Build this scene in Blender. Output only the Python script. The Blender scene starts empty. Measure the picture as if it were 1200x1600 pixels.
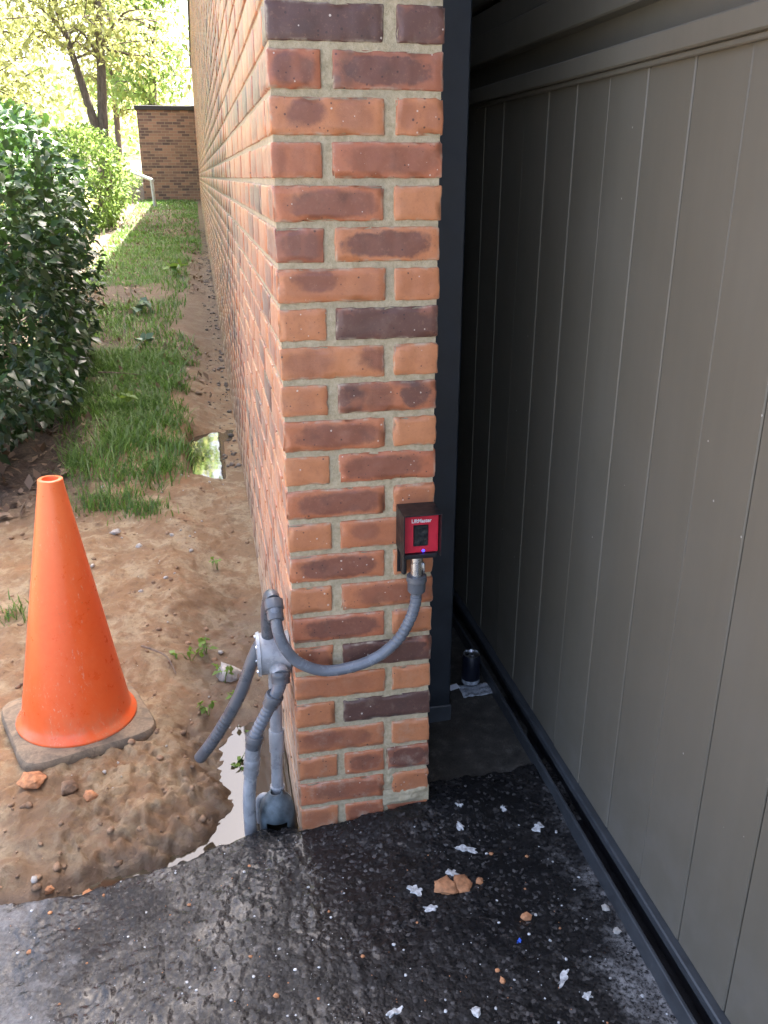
import bpy, math, random
import numpy as np
from mathutils import Vector, Matrix

random.seed(7)
RNG = np.random.default_rng(7)
scene = bpy.context.scene
COL = scene.collection
R = math.radians

# ------------------------------------------------------------------ camera, sky, sun, exposure
cam_data = bpy.data.cameras.new('camera')
cam = bpy.data.objects.new('camera', cam_data)
COL.objects.link(cam)
cam.location = (-0.1335, -1.6184, 1.4310)
_pit, _yaw = R(21.26), R(11.61)
_fwd = Vector((math.sin(_yaw) * math.cos(_pit), math.cos(_yaw) * math.cos(_pit), -math.sin(_pit)))
cam.rotation_euler = _fwd.to_track_quat('-Z', 'Y').to_euler()
cam_data.sensor_fit = 'VERTICAL'
cam_data.sensor_height = 24.0
cam_data.lens = 24.0 * 1346.7 / 1600.0
cam_data.clip_start = 0.02
cam_data.clip_end = 600.0
scene.camera = cam

SUN_ELEV, SUN_AZ = R(60.0), R(38.0)          # azimuth from +Y towards +X
world = bpy.data.worlds.new('World')
scene.world = world
world.use_nodes = True
wn = world.node_tree
bg = wn.nodes['Background']
sky = wn.nodes.new('ShaderNodeTexSky')
sky.sky_type = 'NISHITA'
sky.sun_disc = False
sky.sun_elevation = SUN_ELEV
sky.sun_rotation = SUN_AZ
sky.air_density = 0.6
sky.dust_density = 6.0
sky.ozone_density = 0.3
wn.links.new(sky.outputs[0], bg.inputs[0])
bg.inputs[1].default_value = 0.15

sun_data = bpy.data.lights.new('sun', 'SUN')
sun_data.energy = 5.0
sun_data.angle = R(0.5)
sun_data.color = (1.0, 0.95, 0.86)
sun = bpy.data.objects.new('sun', sun_data)
COL.objects.link(sun)
_sd = Vector((math.sin(SUN_AZ) * math.cos(SUN_ELEV), math.cos(SUN_AZ) * math.cos(SUN_ELEV), math.sin(SUN_ELEV)))
sun.rotation_euler = _sd.to_track_quat('Z', 'Y').to_euler()
sun.location = (6, 6, 12)

scene.view_settings.view_transform = 'Standard'
scene.view_settings.look = 'None'
scene.view_settings.exposure = 3.05
scene.view_settings.gamma = 1.0
scene.view_settings.use_curve_mapping = False
scene.cycles.use_denoising = True
scene.cycles.max_bounces = 8
scene.cycles.transmission_bounces = 4
scene.cycles.transparent_max_bounces = 4

# ------------------------------------------------------------------ noise
def _hash(ix, iy, iz, s):
    h = (ix.astype(np.int64) * 374761393 + iy.astype(np.int64) * 668265263 + iz.astype(np.int64) * 2147483647 + s * 144665) & 0xFFFFFFFF
    h = ((h ^ (h >> 13)) * 1274126177) & 0xFFFFFFFF
    h = ((h ^ (h >> 16)) * 2246822519) & 0xFFFFFFFF
    return ((h ^ (h >> 15)) & 0xFFFFFF) / float(0xFFFFFF)

def vnoise(x, y, z=None, s=0):
    x = np.asarray(x, float); y = np.asarray(y, float)
    z = np.zeros_like(x) if z is None else np.asarray(z, float)
    ix, iy, iz = np.floor(x), np.floor(y), np.floor(z)
    fx, fy, fz = x - ix, y - iy, z - iz
    u, v, w = fx * fx * (3 - 2 * fx), fy * fy * (3 - 2 * fy), fz * fz * (3 - 2 * fz)
    out = 0
    for dx in (0, 1):
        for dy in (0, 1):
            for dz in (0, 1):
                out = out + _hash(ix + dx, iy + dy, iz + dz, s) * (u if dx else 1 - u) * (v if dy else 1 - v) * (w if dz else 1 - w)
    return out * 2 - 1

def fbm(x, y, f, o=4, s=0, g=0.5, z=None):
    a, t, n = 1.0, 0.0, 0.0
    x = np.asarray(x, float); y = np.asarray(y, float)
    for i in range(o):
        t = t + a * vnoise(x * f, y * f, None if z is None else z * f, s + i * 17)
        n += a; a *= g; f *= 2.03
    return t / n

def sst(a, b, x):
    t = np.clip((np.asarray(x, float) - a) / (b - a), 0, 1)
    return t * t * (3 - 2 * t)

# ------------------------------------------------------------------ materials
def mat(name):
    m = bpy.data.materials.new(name)
    m.use_nodes = True
    nt = m.node_tree
    b = nt.nodes['Principled BSDF']
    return m, nt, b

def N(nt, t, **kw):
    n = nt.nodes.new(t)
    for k, v in kw.items():
        if k.startswith('i_'):
            n.inputs[k[2:].replace('_', ' ')].default_value = v
        else:
            setattr(n, k, v)
    return n

def L(nt, a, b):
    nt.links.new(a, b)

def c4(c):
    return (c[0], c[1], c[2], 1.0)

def noise_node(nt, vec, scale, detail=6, rough=0.6, dist=0.0):
    n = N(nt, 'ShaderNodeTexNoise')
    n.inputs['Scale'].default_value = scale
    n.inputs['Detail'].default_value = detail
    n.inputs['Roughness'].default_value = rough
    n.inputs['Distortion'].default_value = dist
    if vec is not None:
        L(nt, vec, n.inputs['Vector'])
    return n.outputs['Fac']

def ramp(nt, fac, stops, interp='LINEAR'):
    r = N(nt, 'ShaderNodeValToRGB')
    r.color_ramp.interpolation = interp
    e = r.color_ramp.elements
    e[0].position, e[0].color = stops[0][0], c4(stops[0][1])
    e[1].position, e[1].color = stops[-1][0], c4(stops[-1][1])
    for p, c in stops[1:-1]:
        x = e.new(p); x.color = c4(c)
    L(nt, fac, r.inputs[0])
    return r.outputs[0]

def mixc(nt, fac, a, b, mode='MIX'):
    m = N(nt, 'ShaderNodeMix', data_type='RGBA', blend_type=mode)
    for sock, v in ((m.inputs[0], fac), (m.inputs[6], a), (m.inputs[7], b)):
        if hasattr(v, 'is_linked') or isinstance(v, bpy.types.NodeSocket):
            L(nt, v, sock)
        elif isinstance(v, (int, float)):
            sock.default_value = v
        else:
            sock.default_value = c4(v)
    return m.outputs[2]

def mth(nt, op, a, b=None, clamp=False):
    m = N(nt, 'ShaderNodeMath', operation=op, use_clamp=clamp)
    for i, v in enumerate((a, b)):
        if v is None:
            continue
        if isinstance(v, bpy.types.NodeSocket):
            L(nt, v, m.inputs[i])
        else:
            m.inputs[i].default_value = v
    return m.outputs[0]

def mrange(nt, v, a, b, c=0.0, d=1.0, smooth=True):
    m = N(nt, 'ShaderNodeMapRange', interpolation_type='SMOOTHSTEP' if smooth else 'LINEAR')
    L(nt, v, m.inputs[0])
    for i, q in enumerate((a, b, c, d)):
        m.inputs[i + 1].default_value = q
    return m.outputs[0]

def bump(nt, bsdf, h, strength=0.3, dist=0.01, prev=None):
    b = N(nt, 'ShaderNodeBump')
    b.inputs['Strength'].default_value = strength
    b.inputs['Distance'].default_value = dist
    L(nt, h, b.inputs['Height'])
    if prev is not None:
        L(nt, prev, b.inputs['Normal'])
    L(nt, b.outputs[0], bsdf.inputs['Normal'])
    return b.outputs[0]

def pos(nt):
    return N(nt, 'ShaderNodeNewGeometry').outputs['Position']

def plain(name, col, rough=0.5, metal=0.0, var=0.12, scale=40.0, bumps=0.0, spec=0.5):
    """a painted / moulded surface: base colour with dirt variation and a fine grain"""
    m, nt, b = mat(name)
    p = pos(nt)
    f = noise_node(nt, p, scale, 5)
    lo = tuple(max(0, c * (1 - var * 1.6)) for c in col)
    hi = tuple(min(1, c * (1 + var)) for c in col)
    L(nt, ramp(nt, f, [(0.3, lo), (0.7, hi)]), b.inputs['Base Color'])
    L(nt, mrange(nt, f, 0.3, 0.7, max(0.02, rough - 0.08), min(1, rough + 0.1)), b.inputs['Roughness'])
    b.inputs['Metallic'].default_value = metal
    b.inputs['Specular IOR Level'].default_value = spec
    if bumps:
        bump(nt, b, noise_node(nt, p, scale * 12, 4), bumps, 0.002)
    return m

def m_brick():
    m, nt, b = mat('brick_clay')
    p = pos(nt)
    at = N(nt, 'ShaderNodeAttribute', attribute_name='bp')
    sp = N(nt, 'ShaderNodeSeparateColor'); L(nt, at.outputs['Color'], sp.inputs[0])
    tone, flash, spots = sp.outputs[0], sp.outputs[1], sp.outputs[2]
    seed = at.outputs['Alpha']
    uv = N(nt, 'ShaderNodeUVMap'); uv.uv_map = 'uv'
    s2 = N(nt, 'ShaderNodeSeparateXYZ'); L(nt, uv.outputs[0], s2.inputs[0])
    u, v = s2.outputs[0], s2.outputs[1]
    # offset noise per brick
    cmb = N(nt, 'ShaderNodeCombineXYZ'); 
    L(nt, mth(nt, 'MULTIPLY', seed, 53.0), cmb.inputs[0]); L(nt, mth(nt, 'MULTIPLY', seed, 31.0), cmb.inputs[1])
    va = N(nt, 'ShaderNodeVectorMath', operation='ADD'); L(nt, p, va.inputs[0]); L(nt, cmb.outputs[0], va.inputs[1])
    pv = va.outputs[0]
    nbig = noise_node(nt, pv, 16, 3, 0.5)
    nmid = noise_node(nt, pv, 60, 5, 0.65)
    nfin = noise_node(nt, pv, 420, 4, 0.7)
    # fired body colour by tone
    body = ramp(nt, tone, [(0.0, (0.60, 0.250, 0.108)), (0.3, (0.56, 0.210, 0.090)), (0.6, (0.49, 0.165, 0.078)), (1.0, (0.38, 0.140, 0.078))])
    body = mixc(nt, mrange(nt, nmid, 0.35, 0.75, 0.0, 0.55), body, mixc(nt, 0.5, body, (0.34, 0.12, 0.06)))
    body = mixc(nt, mrange(nt, nbig, 0.5, 0.8, 0.0, 0.35), body, (0.62, 0.30, 0.15))
    # flashed centre: soft superellipse inside the brick's edge, wobbled by noise
    du = mth(nt, 'SUBTRACT', 0.5, mth(nt, 'ABSOLUTE', mth(nt, 'SUBTRACT', u, 0.5)))
    dv = mth(nt, 'SUBTRACT', 0.5, mth(nt, 'ABSOLUTE', mth(nt, 'SUBTRACT', v, 0.5)))
    ou = mth(nt, 'MULTIPLY', mth(nt, 'SUBTRACT', u, mth(nt, 'ADD', 0.44, mth(nt, 'MULTIPLY', seed, 0.12))), 2.35)
    ov = mth(nt, 'MULTIPLY', mth(nt, 'SUBTRACT', v, 0.5), 2.5)
    rad = mth(nt, 'ADD', mth(nt, 'POWER', mth(nt, 'ABSOLUTE', ou), 3.0), mth(nt, 'POWER', mth(nt, 'ABSOLUTE', ov), 3.0))
    rad = mth(nt, 'ADD', rad, mth(nt, 'MULTIPLY', mth(nt, 'SUBTRACT', nbig, 0.5), 1.3))
    rad = mth(nt, 'ADD', rad, mth(nt, 'MULTIPLY', mth(nt, 'SUBTRACT', nmid, 0.5), 1.6))
    oval = mrange(nt, rad, 1.30, 0.40)
    # kiln spots: round marks along the brick
    uu = mth(nt, 'ADD', mth(nt, 'MULTIPLY', u, mth(nt, 'ADD', 1.5, mth(nt, 'MULTIPLY', seed, 1.6))), mth(nt, 'MULTIPLY', seed, 7.0))
    fr = mth(nt, 'SUBTRACT', mth(nt, 'FRACT', uu), 0.5)
    wnz = N(nt, 'ShaderNodeTexWhiteNoise', noise_dimensions='2D')
    cw = N(nt, 'ShaderNodeCombineXYZ'); L(nt, mth(nt, 'FLOOR', uu), cw.inputs[0]); L(nt, mth(nt, 'MULTIPLY', seed, 91.0), cw.inputs[1]); L(nt, cw.outputs[0], wnz.inputs['Vector'])
    su = mth(nt, 'MULTIPLY', fr, 1.9)
    sv_ = mth(nt, 'MULTIPLY', mth(nt, 'SUBTRACT', v, mth(nt, 'ADD', 0.36, mth(nt, 'MULTIPLY', wnz.outputs['Value'], 0.3))), mth(nt, 'ADD', 1.1, wnz.outputs['Value']))
    sr = mth(nt, 'ADD', mth(nt, 'MULTIPLY', su, su), mth(nt, 'MULTIPLY', sv_, sv_))
    sr = mth(nt, 'ADD', sr, mth(nt, 'MULTIPLY', mth(nt, 'SUBTRACT', nmid, 0.5), 0.9))
    sr = mth(nt, 'ADD', sr, mth(nt, 'MULTIPLY', mth(nt, 'SUBTRACT', nbig, 0.5), 1.1))
    spot = mth(nt, 'MULTIPLY', mrange(nt, sr, 0.70, 0.12), mrange(nt, wnz.outputs['Value'], 0.0, 0.5, 0.25, 1.0))
    pat = N(nt, 'ShaderNodeMix', data_type='FLOAT'); L(nt, spots, pat.inputs[0]); L(nt, oval, pat.inputs[2]); L(nt, spot, pat.inputs[3])
    # strong flash covers the whole brick
    whole = mrange(nt, mth(nt, 'ADD', flash, mth(nt, 'MULTIPLY', mth(nt, 'SUBTRACT', nbig, 0.5), 0.5)), 0.78, 1.0)
    amt = mth(nt, 'MULTIPLY', mth(nt, 'MAXIMUM', pat.outputs[0], mth(nt, 'MULTIPLY', whole, 0.9)), flash, True)
    fcol = ramp(nt, flash, [(0.0, (0.38, 0.145, 0.072)), (0.5, (0.30, 0.110, 0.062)), (0.8, (0.19, 0.080, 0.055)), (1.0, (0.095, 0.053, 0.043))])
    fcol = mixc(nt, mrange(nt, nbig, 0.52, 0.75, 0, 0.55), fcol, (0.065, 0.046, 0.042))
    col = mixc(nt, mth(nt, 'MINIMUM', mth(nt, 'MULTIPLY', amt, 1.65), 0.95), body, fcol)
    # sandy mottling of the fired skin
    mot = noise_node(nt, pv, 130, 6, 0.8)
    col = mixc(nt, mrange(nt, mot, 0.52, 0.70, 0.0, 0.45), col, mixc(nt, 0.55, col, (0.10, 0.045, 0.03)))
    col = mixc(nt, mrange(nt, mot, 0.46, 0.32, 0.0, 0.40), col, mixc(nt, 0.45, col, (0.64, 0.33, 0.19)))
    # pits and lime specks
    vor = N(nt, 'ShaderNodeTexVoronoi'); vor.inputs['Scale'].default_value = 150; L(nt, pv, vor.inputs['Vector'])
    rc = N(nt, 'ShaderNodeSeparateColor'); L(nt, vor.outputs['Color'], rc.inputs[0])
    dot = mth(nt, 'LESS_THAN', vor.outputs['Distance'], mth(nt, 'MULTIPLY', rc.outputs[1], mth(nt, 'MULTIPLY', nmid, 0.62)))
    dark = mth(nt, 'MULTIPLY', dot, mth(nt, 'GREATER_THAN', rc.outputs[0], 0.87))
    lite = mth(nt, 'MULTIPLY', dot, mth(nt, 'LESS_THAN', rc.outputs[0], 0.045))
    col = mixc(nt, mth(nt, 'MULTIPLY', dark, 0.75), col, (0.05, 0.03, 0.028))
    col = mixc(nt, mth(nt, 'MULTIPLY', lite, 0.8), col, (0.7, 0.6, 0.5))
    # mortar smear on the arrises
    edge = mth(nt, 'MINIMUM', mth(nt, 'MULTIPLY', du, 3.0), dv)
    sm = mth(nt, 'MULTIPLY', mrange(nt, edge, 0.0, 0.11, 1.0, 0.0), mrange(nt, noise_node(nt, pv, 35, 4), 0.42, 0.7))
    col = mixc(nt, mth(nt, 'MULTIPLY', sm, 0.75), col, (0.50, 0.42, 0.31))
    sx_ = N(nt, 'ShaderNodeSeparateXYZ'); L(nt, p, sx_.inputs[0])
    # mud splashed on the long side above the soil
    hz = mth(nt, 'SUBTRACT', sx_.outputs[2], mth(nt, 'MULTIPLY', sx_.outputs[1], 0.033))
    mud = mth(nt, 'MULTIPLY', mrange(nt, mth(nt, 'ADD', hz, mth(nt, 'MULTIPLY', mth(nt, 'SUBTRACT', nbig, 0.5), 0.35)), 0.42, 0.02), mth(nt, 'LESS_THAN', sx_.outputs[0], 0.004))
    col = mixc(nt, mth(nt, 'MULTIPLY', mud, 0.72), col, (0.30, 0.20, 0.12))
    # dusty lime bloom, heavier low on the wall where splash reaches
    z = N(nt, 'ShaderNodeSeparateXYZ'); L(nt, p, z.inputs[0])
    low = mrange(nt, z.outputs[2], 0.02, 0.5, 1.0, 0.15)
    blo = mth(nt, 'MULTIPLY', mrange(nt, noise_node(nt, p, 22, 6, 0.7), 0.5, 0.72), low)
    col = mixc(nt, mth(nt, 'MULTIPLY', blo, 0.5), col, (0.52, 0.41, 0.30))
    L(nt, col, b.inputs['Base Color'])
    L(nt, mrange(nt, nmid, 0.3, 0.7, 0.30, 0.46), b.inputs['Roughness'])
    b.inputs['Specular IOR Level'].default_value = 0.5
    b.inputs['Sheen Weight'].default_value = 0.26
    b.inputs['Sheen Roughness'].default_value = 0.35
    b.inputs['Sheen Tint'].default_value = (1.0, 0.88, 0.74, 1)
    h = mth(nt, 'ADD', mth(nt, 'MULTIPLY', nmid, 0.7), mth(nt, 'MULTIPLY', nfin, 0.45))
    h = mth(nt, 'SUBTRACT', h, mth(nt, 'MULTIPLY', dark, 0.6))
    bump(nt, b, h, 0.22, 0.002)
    return m

def m_mortar():
    m, nt, b = mat('mortar')
    p = pos(nt)
    f = noise_node(nt, p, 90, 6, 0.7)
    g = noise_node(nt, p, 9, 4)
    c = ramp(nt, f, [(0.3, (0.38, 0.305, 0.18)), (0.55, (0.56, 0.465, 0.30)), (0.8, (0.68, 0.58, 0.40))])
    c = mixc(nt, mrange(nt, g, 0.45, 0.75, 0, 0.5), c, (0.40, 0.345, 0.24))
    L(nt, c, b.inputs['Base Color'])
    b.inputs['Roughness'].default_value = 0.9
    bump(nt, b, mth(nt, 'ADD', f, noise_node(nt, p, 600, 3)), 0.7, 0.003)
    return m

def m_dirt():
    m, nt, b = mat('clay_soil')
    p = pos(nt)
    a = noise_node(nt, p, 2.2, 6, 0.65, 0.4)
    c2 = noise_node(nt, p, 9, 6, 0.7, 0.3)
    f = noise_node(nt, p, 60, 7, 0.75)
    xy = N(nt, 'ShaderNodeSeparateXYZ'); L(nt, p, xy.inputs[0])
    col = ramp(nt, a, [(0.3, (0.18, 0.125, 0.07)), (0.5, (0.30, 0.21, 0.115)), (0.66, (0.33, 0.195, 0.09)), (0.8, (0.38, 0.285, 0.17))])
    col = mixc(nt, mrange(nt, c2, 0.42, 0.68, 0.0, 0.85), col, (0.42, 0.315, 0.18))
    col = mixc(nt, mrange(nt, c2, 0.56, 0.44, 0.0, 0.6), col, (0.25, 0.135, 0.06))
    col = mixc(nt, mrange(nt, f, 0.5, 0.72, 0.0, 0.6), col, (0.11, 0.075, 0.05))
    mid2 = noise_node(nt, p, 24, 6, 0.75, 0.8)
    col = mixc(nt, mrange(nt, mid2, 0.54, 0.70, 0.0, 0.6), col, (0.165, 0.105, 0.06))
    col = mixc(nt, mrange(nt, mid2, 0.42, 0.30, 0.0, 0.5), col, (0.46, 0.34, 0.22))
    red = mth(nt, 'MULTIPLY', mrange(nt, noise_node(nt, p, 5.5, 4, 0.6, 0.6), 0.56, 0.70), 0.45)
    col = mixc(nt, red, col, (0.34, 0.165, 0.07))
    # leaf mould under the hedge and along the far strip
    hum = mth(nt, 'MULTIPLY', mrange(nt, mth(nt, 'ADD', xy.outputs[0], mth(nt, 'MULTIPLY', mth(nt, 'SUBTRACT', c2, 0.5), 0.5)), -0.55, -0.85), mrange(nt, xy.outputs[1], 1.5, 2.3))
    hum2 = mrange(nt, mth(nt, 'ADD', xy.outputs[1], mth(nt, 'MULTIPLY', c2, 3.0)), 4.5, 7.5, 0, 0.65)
    col = mixc(nt, mth(nt, 'MAXIMUM', hum, hum2), col, ramp(nt, f, [(0.35, (0.05, 0.035, 0.022)), (0.6, (0.15, 0.105, 0.07)), (0.75, (0.28, 0.21, 0.15))]))
    # damp ground close to the wall and next to the standing water
    wet = mth(nt, 'MULTIPLY', mrange(nt, mth(nt, 'ADD', xy.outputs[0], mth(nt, 'MULTIPLY', mth(nt, 'SUBTRACT', c2, 0.5), 0.25)), -0.34, -0.16), mrange(nt, xy.outputs[1], 1.5, 0.7))
    wet2 = mth(nt, 'MULTIPLY', mrange(nt, xy.outputs[2], 0.012, -0.02), mrange(nt, xy.outputs[1], 1.5, 0.9))
    wet3 = mth(nt, 'MULTIPLY', mrange(nt, mth(nt, 'ADD', xy.outputs[1], mth(nt, 'MULTIPLY', mth(nt, 'SUBTRACT', c2, 0.5), 0.5)), 0.32, 0.08), 0.55)
    wetm = mth(nt, 'MAXIMUM', mth(nt, 'MAXIMUM', wet, wet2), wet3)
    col = mixc(nt, mth(nt, 'MULTIPLY', wetm, 0.62), col, (0.075, 0.046, 0.027))
    col = mixc(nt, 1.0, col, (0.86, 0.87, 0.90), 'MULTIPLY')
    L(nt, col, b.inputs['Base Color'])
    L(nt, mrange(nt, wetm, 0.2, 1.0, 0.92, 0.5), b.inputs['Roughness'])
    h = mth(nt, 'ADD', mth(nt, 'MULTIPLY', mid2, -1.2), mth(nt, 'ADD', f, mth(nt, 'MULTIPLY', noise_node(nt, p, 260, 4, 0.7), 0.4)))
    bump(nt, b, h, 0.6, 0.008)
    return m

def m_asphalt():
    m, nt, b = mat('wet_asphalt')
    p = pos(nt)
    xy = N(nt, 'ShaderNodeSeparateXYZ'); L(nt, p, xy.inputs[0])
    x, y = xy.outputs[0], xy.outputs[1]
    big = noise_node(nt, p, 3.5, 5, 0.6, 0.3)
    mid = noise_node(nt, p, 14, 6, 0.7)
    fin = noise_node(nt, p, 120, 6, 0.75)
    vor = N(nt, 'ShaderNodeTexVoronoi'); vor.inputs['Scale'].default_value = 150; L(nt, p, vor.inputs['Vector'])
    rc = N(nt, 'ShaderNodeSeparateColor'); L(nt, vor.outputs['Color'], rc.inputs[0])
    col = ramp(nt, fin, [(0.32, (0.004, 0.004, 0.004)), (0.55, (0.012, 0.012, 0.013)), (0.75, (0.028, 0.028, 0.029))])
    # stones of the mix
    col = mixc(nt, mth(nt, 'MULTIPLY', mth(nt, 'GREATER_THAN', rc.outputs[0], 0.88), 0.5), col, ramp(nt, rc.outputs[1], [(0.0, (0.03, 0.03, 0.032)), (0.7, (0.09, 0.085, 0.08)), (1.0, (0.20, 0.19, 0.18))]))
    dry = mth(nt, 'MULTIPLY', mrange(nt, big, 0.60, 0.36), mrange(nt, fin, 0.30, 0.65))
    col = mixc(nt, mth(nt, 'MULTIPLY', dry, 0.3), col, (0.040, 0.035, 0.029))
    # clay dust trodden into it
    dust = mth(nt, 'MULTIPLY', mth(nt, 'MULTIPLY', mrange(nt, mid, 0.45, 0.80), mrange(nt, big, 0.38, 0.62)), mrange(nt, fin, 0.30, 0.65))
    leftd = mrange(nt, x, 0.25, -0.35, 0.25, 1.0)
    col = mixc(nt, mth(nt, 'MULTIPLY', mth(nt, 'MULTIPLY', dust, leftd), 0.42), col, (0.10, 0.072, 0.048))
    # old worn grey paving where the black mat thins out: lower left and along the track
    wob = mth(nt, 'MULTIPLY', mth(nt, 'SUBTRACT', mth(nt, 'ADD', big, mth(nt, 'MULTIPLY', mid, 0.7)), 0.85), 0.55)
    old1 = mrange(nt, mth(nt, 'ADD', mth(nt, 'ADD', x, mth(nt, 'MULTIPLY', y, 0.10)), wob), -0.55, -0.66)
    old2 = mth(nt, 'MULTIPLY', mrange(nt, mth(nt, 'ADD', mth(nt, 'SUBTRACT', x, mth(nt, 'MULTIPLY', y, 0.22)), wob), 0.60, 0.78), mrange(nt, fin, 0.36, 0.56))
    old = mth(nt, 'MAXIMUM', old1, mth(nt, 'MULTIPLY', old2, 0.95))
    gcol = ramp(nt, fin, [(0.3, (0.12, 0.12, 0.12)), (0.6, (0.27, 0.265, 0.255)), (0.8, (0.40, 0.38, 0.35))])
    col = mixc(nt, mth(nt, 'MULTIPLY', old, mrange(nt, mid, 0.25, 0.7, 0.45, 0.95)), col, gcol)
    L(nt, col, b.inputs['Base Color'])
    wet = mrange(nt, mth(nt, 'ADD', big, mth(nt, 'MULTIPLY', mid, 0.4)), 0.45, 0.85, 0.50, 0.14)
    gl = mth(nt, 'MULTIPLY', mth(nt, 'GREATER_THAN', rc.outputs[2], 0.72), 0.30)
    rg_ = mth(nt, 'SUBTRACT', mth(nt, 'ADD', wet, mth(nt, 'MULTIPLY', dry, 0.25)), gl)
    L(nt, mth(nt, 'MAXIMUM', mth(nt, 'MAXIMUM', rg_, 0.06), mth(nt, 'MULTIPLY', old, 0.7)), b.inputs['Roughness'])
    b.inputs['Specular IOR Level'].default_value = 0.24
    h = mth(nt, 'ADD', mth(nt, 'MULTIPLY', vor.outputs['Distance'], -0.8), mth(nt, 'ADD', mth(nt, 'MULTIPLY', fin, 0.9), mth(nt, 'MULTIPLY', mid, 0.6)))
    bump(nt, b, h, 0.35, 0.005)
    L(nt, mth(nt, 'MULTIPLY', mrange(nt, mth(nt, 'ADD', big, mth(nt, 'MULTIPLY', mid, 0.12)), 0.44, 0.66, 0.05, 0.55), mrange(nt, old, 0.0, 0.6, 1.0, 0.0)), b.inputs['Coat Weight'])
    b.inputs['Coat Roughness'].default_value = 0.11
    b.inputs['Coat IOR'].default_value = 1.45
    return m

def m_concrete():
    m, nt, b = mat('stained_concrete')
    p = pos(nt)
    f = noise_node(nt, p, 25, 7, 0.7)
    g = noise_node(nt, p, 5, 4)
    c = ramp(nt, f, [(0.3, (0.018, 0.016, 0.013)), (0.55, (0.05, 0.045, 0.036)), (0.78, (0.13, 0.12, 0.10))])
    c = mixc(nt, mrange(nt, g, 0.5, 0.75, 0, 0.5), c, (0.04, 0.03, 0.02))
    L(nt, c, b.inputs['Base Color'])
    b.inputs['Roughness'].default_value = 0.7
    bump(nt, b, mth(nt, 'ADD', f, noise_node(nt, p, 200, 4)), 0.5, 0.006)
    return m

def m_water():
    m, nt, b = mat('muddy_water')
    p = pos(nt)
    b.inputs['Base Color'].default_value = (0.045, 0.034, 0.02, 1)
    b.inputs['Roughness'].default_value = 0.03
    b.inputs['IOR'].default_value = 1.36
    b.inputs['Specular IOR Level'].default_value = 1.0
    bump(nt, b, noise_node(nt, p, 14, 2), 0.05, 0.004)
    return m

def m_leaf(name, c_lo, c_hi, trans, gloss=0.35, tr_col=None):
    m, nt, b = mat(name)
    at = N(nt, 'ShaderNodeAttribute', attribute_name='rnd')
    sp = N(nt, 'ShaderNodeSeparateColor'); L(nt, at.outputs['Color'], sp.inputs[0])
    mid = tuple((a + c) / 2 for a, c in zip(c_lo, c_hi))
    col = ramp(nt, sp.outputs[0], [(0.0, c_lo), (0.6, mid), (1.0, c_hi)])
    L(nt, col, b.inputs['Base Color'])
    b.inputs['Roughness'].default_value = gloss
    tr = N(nt, 'ShaderNodeBsdfTranslucent')
    L(nt, mixc(nt, 0.6, col, tr_col or c_hi), tr.inputs[0])
    mx = N(nt, 'ShaderNodeMixShader'); mx.inputs[0].default_value = trans
    L(nt, b.outputs[0], mx.inputs[1]); L(nt, tr.outputs[0], mx.inputs[2])
    L(nt, mx.outputs[0], nt.nodes['Material Output'].inputs[0])
    return m

def m_bark():
    m, nt, b = mat('bark')
    p = pos(nt)
    mp = N(nt, 'ShaderNodeMapping'); mp.inputs['Scale'].default_value = (1, 1, 0.18); L(nt, p, mp.inputs[0])
    f = noise_node(nt, mp.outputs[0], 30, 6, 0.7)
    L(nt, ramp(nt, f, [(0.3, (0.07, 0.05, 0.04)), (0.6, (0.19, 0.15, 0.125)), (0.8, (0.30, 0.26, 0.22))]), b.inputs['Base Color'])
    b.inputs['Roughness'].default_value = 0.9
    bump(nt, b, f, 0.8, 0.02)
    return m

def m_gate():
    m, nt, b = mat('bronze_paint')
    p = pos(nt)
    mp = N(nt, 'ShaderNodeMapping'); mp.inputs['Scale'].default_value = (1, 1, 0.06); L(nt, p, mp.inputs[0])
    f = noise_node(nt, mp.outputs[0], 45, 4)
    g = noise_node(nt, p, 4, 5, 0.6)
    xyz = N(nt, 'ShaderNodeSeparateXYZ'); L(nt, p, xyz.inputs[0])
    c = ramp(nt, f, [(0.3, (0.124, 0.112, 0.084)), (0.7, (0.132, 0.119, 0.090))])
    c = mixc(nt, mrange(nt, g, 0.45, 0.7, 0, 0.35), c, (0.138, 0.126, 0.100))
    # scuffs and mud flecks
    vor = N(nt, 'ShaderNodeTexVoronoi'); vor.inputs['Scale'].default_value = 38; L(nt, p, vor.inputs['Vector'])
    rc = N(nt, 'ShaderNodeSeparateColor'); L(nt, vor.outputs['Color'], rc.inputs[0])
    fl = mth(nt, 'MULTIPLY', mth(nt, 'LESS_THAN', vor.outputs['Distance'], 0.09), mth(nt, 'GREATER_THAN', rc.outputs[0], 0.985))
    c = mixc(nt, mth(nt, 'MULTIPLY', fl, 0.8), c, (0.5, 0.47, 0.42))
    dustm = mth(nt, 'MULTIPLY', mrange(nt, xyz.outputs[2], 0.5, 0.08), mrange(nt, noise_node(nt, p, 12, 5), 0.4, 0.7))
    c = mixc(nt, mth(nt, 'MULTIPLY', dustm, 0.25), c, (0.19, 0.18, 0.16))
    L(nt, c, b.inputs['Base Color'])
    L(nt, mrange(nt, g, 0.3, 0.7, 0.42, 0.55), b.inputs['Roughness'])
    b.inputs['Specular IOR Level'].default_value = 0.45
    bump(nt, b, noise_node(nt, p, 900, 2), 0.06, 0.001)
    return m

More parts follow.
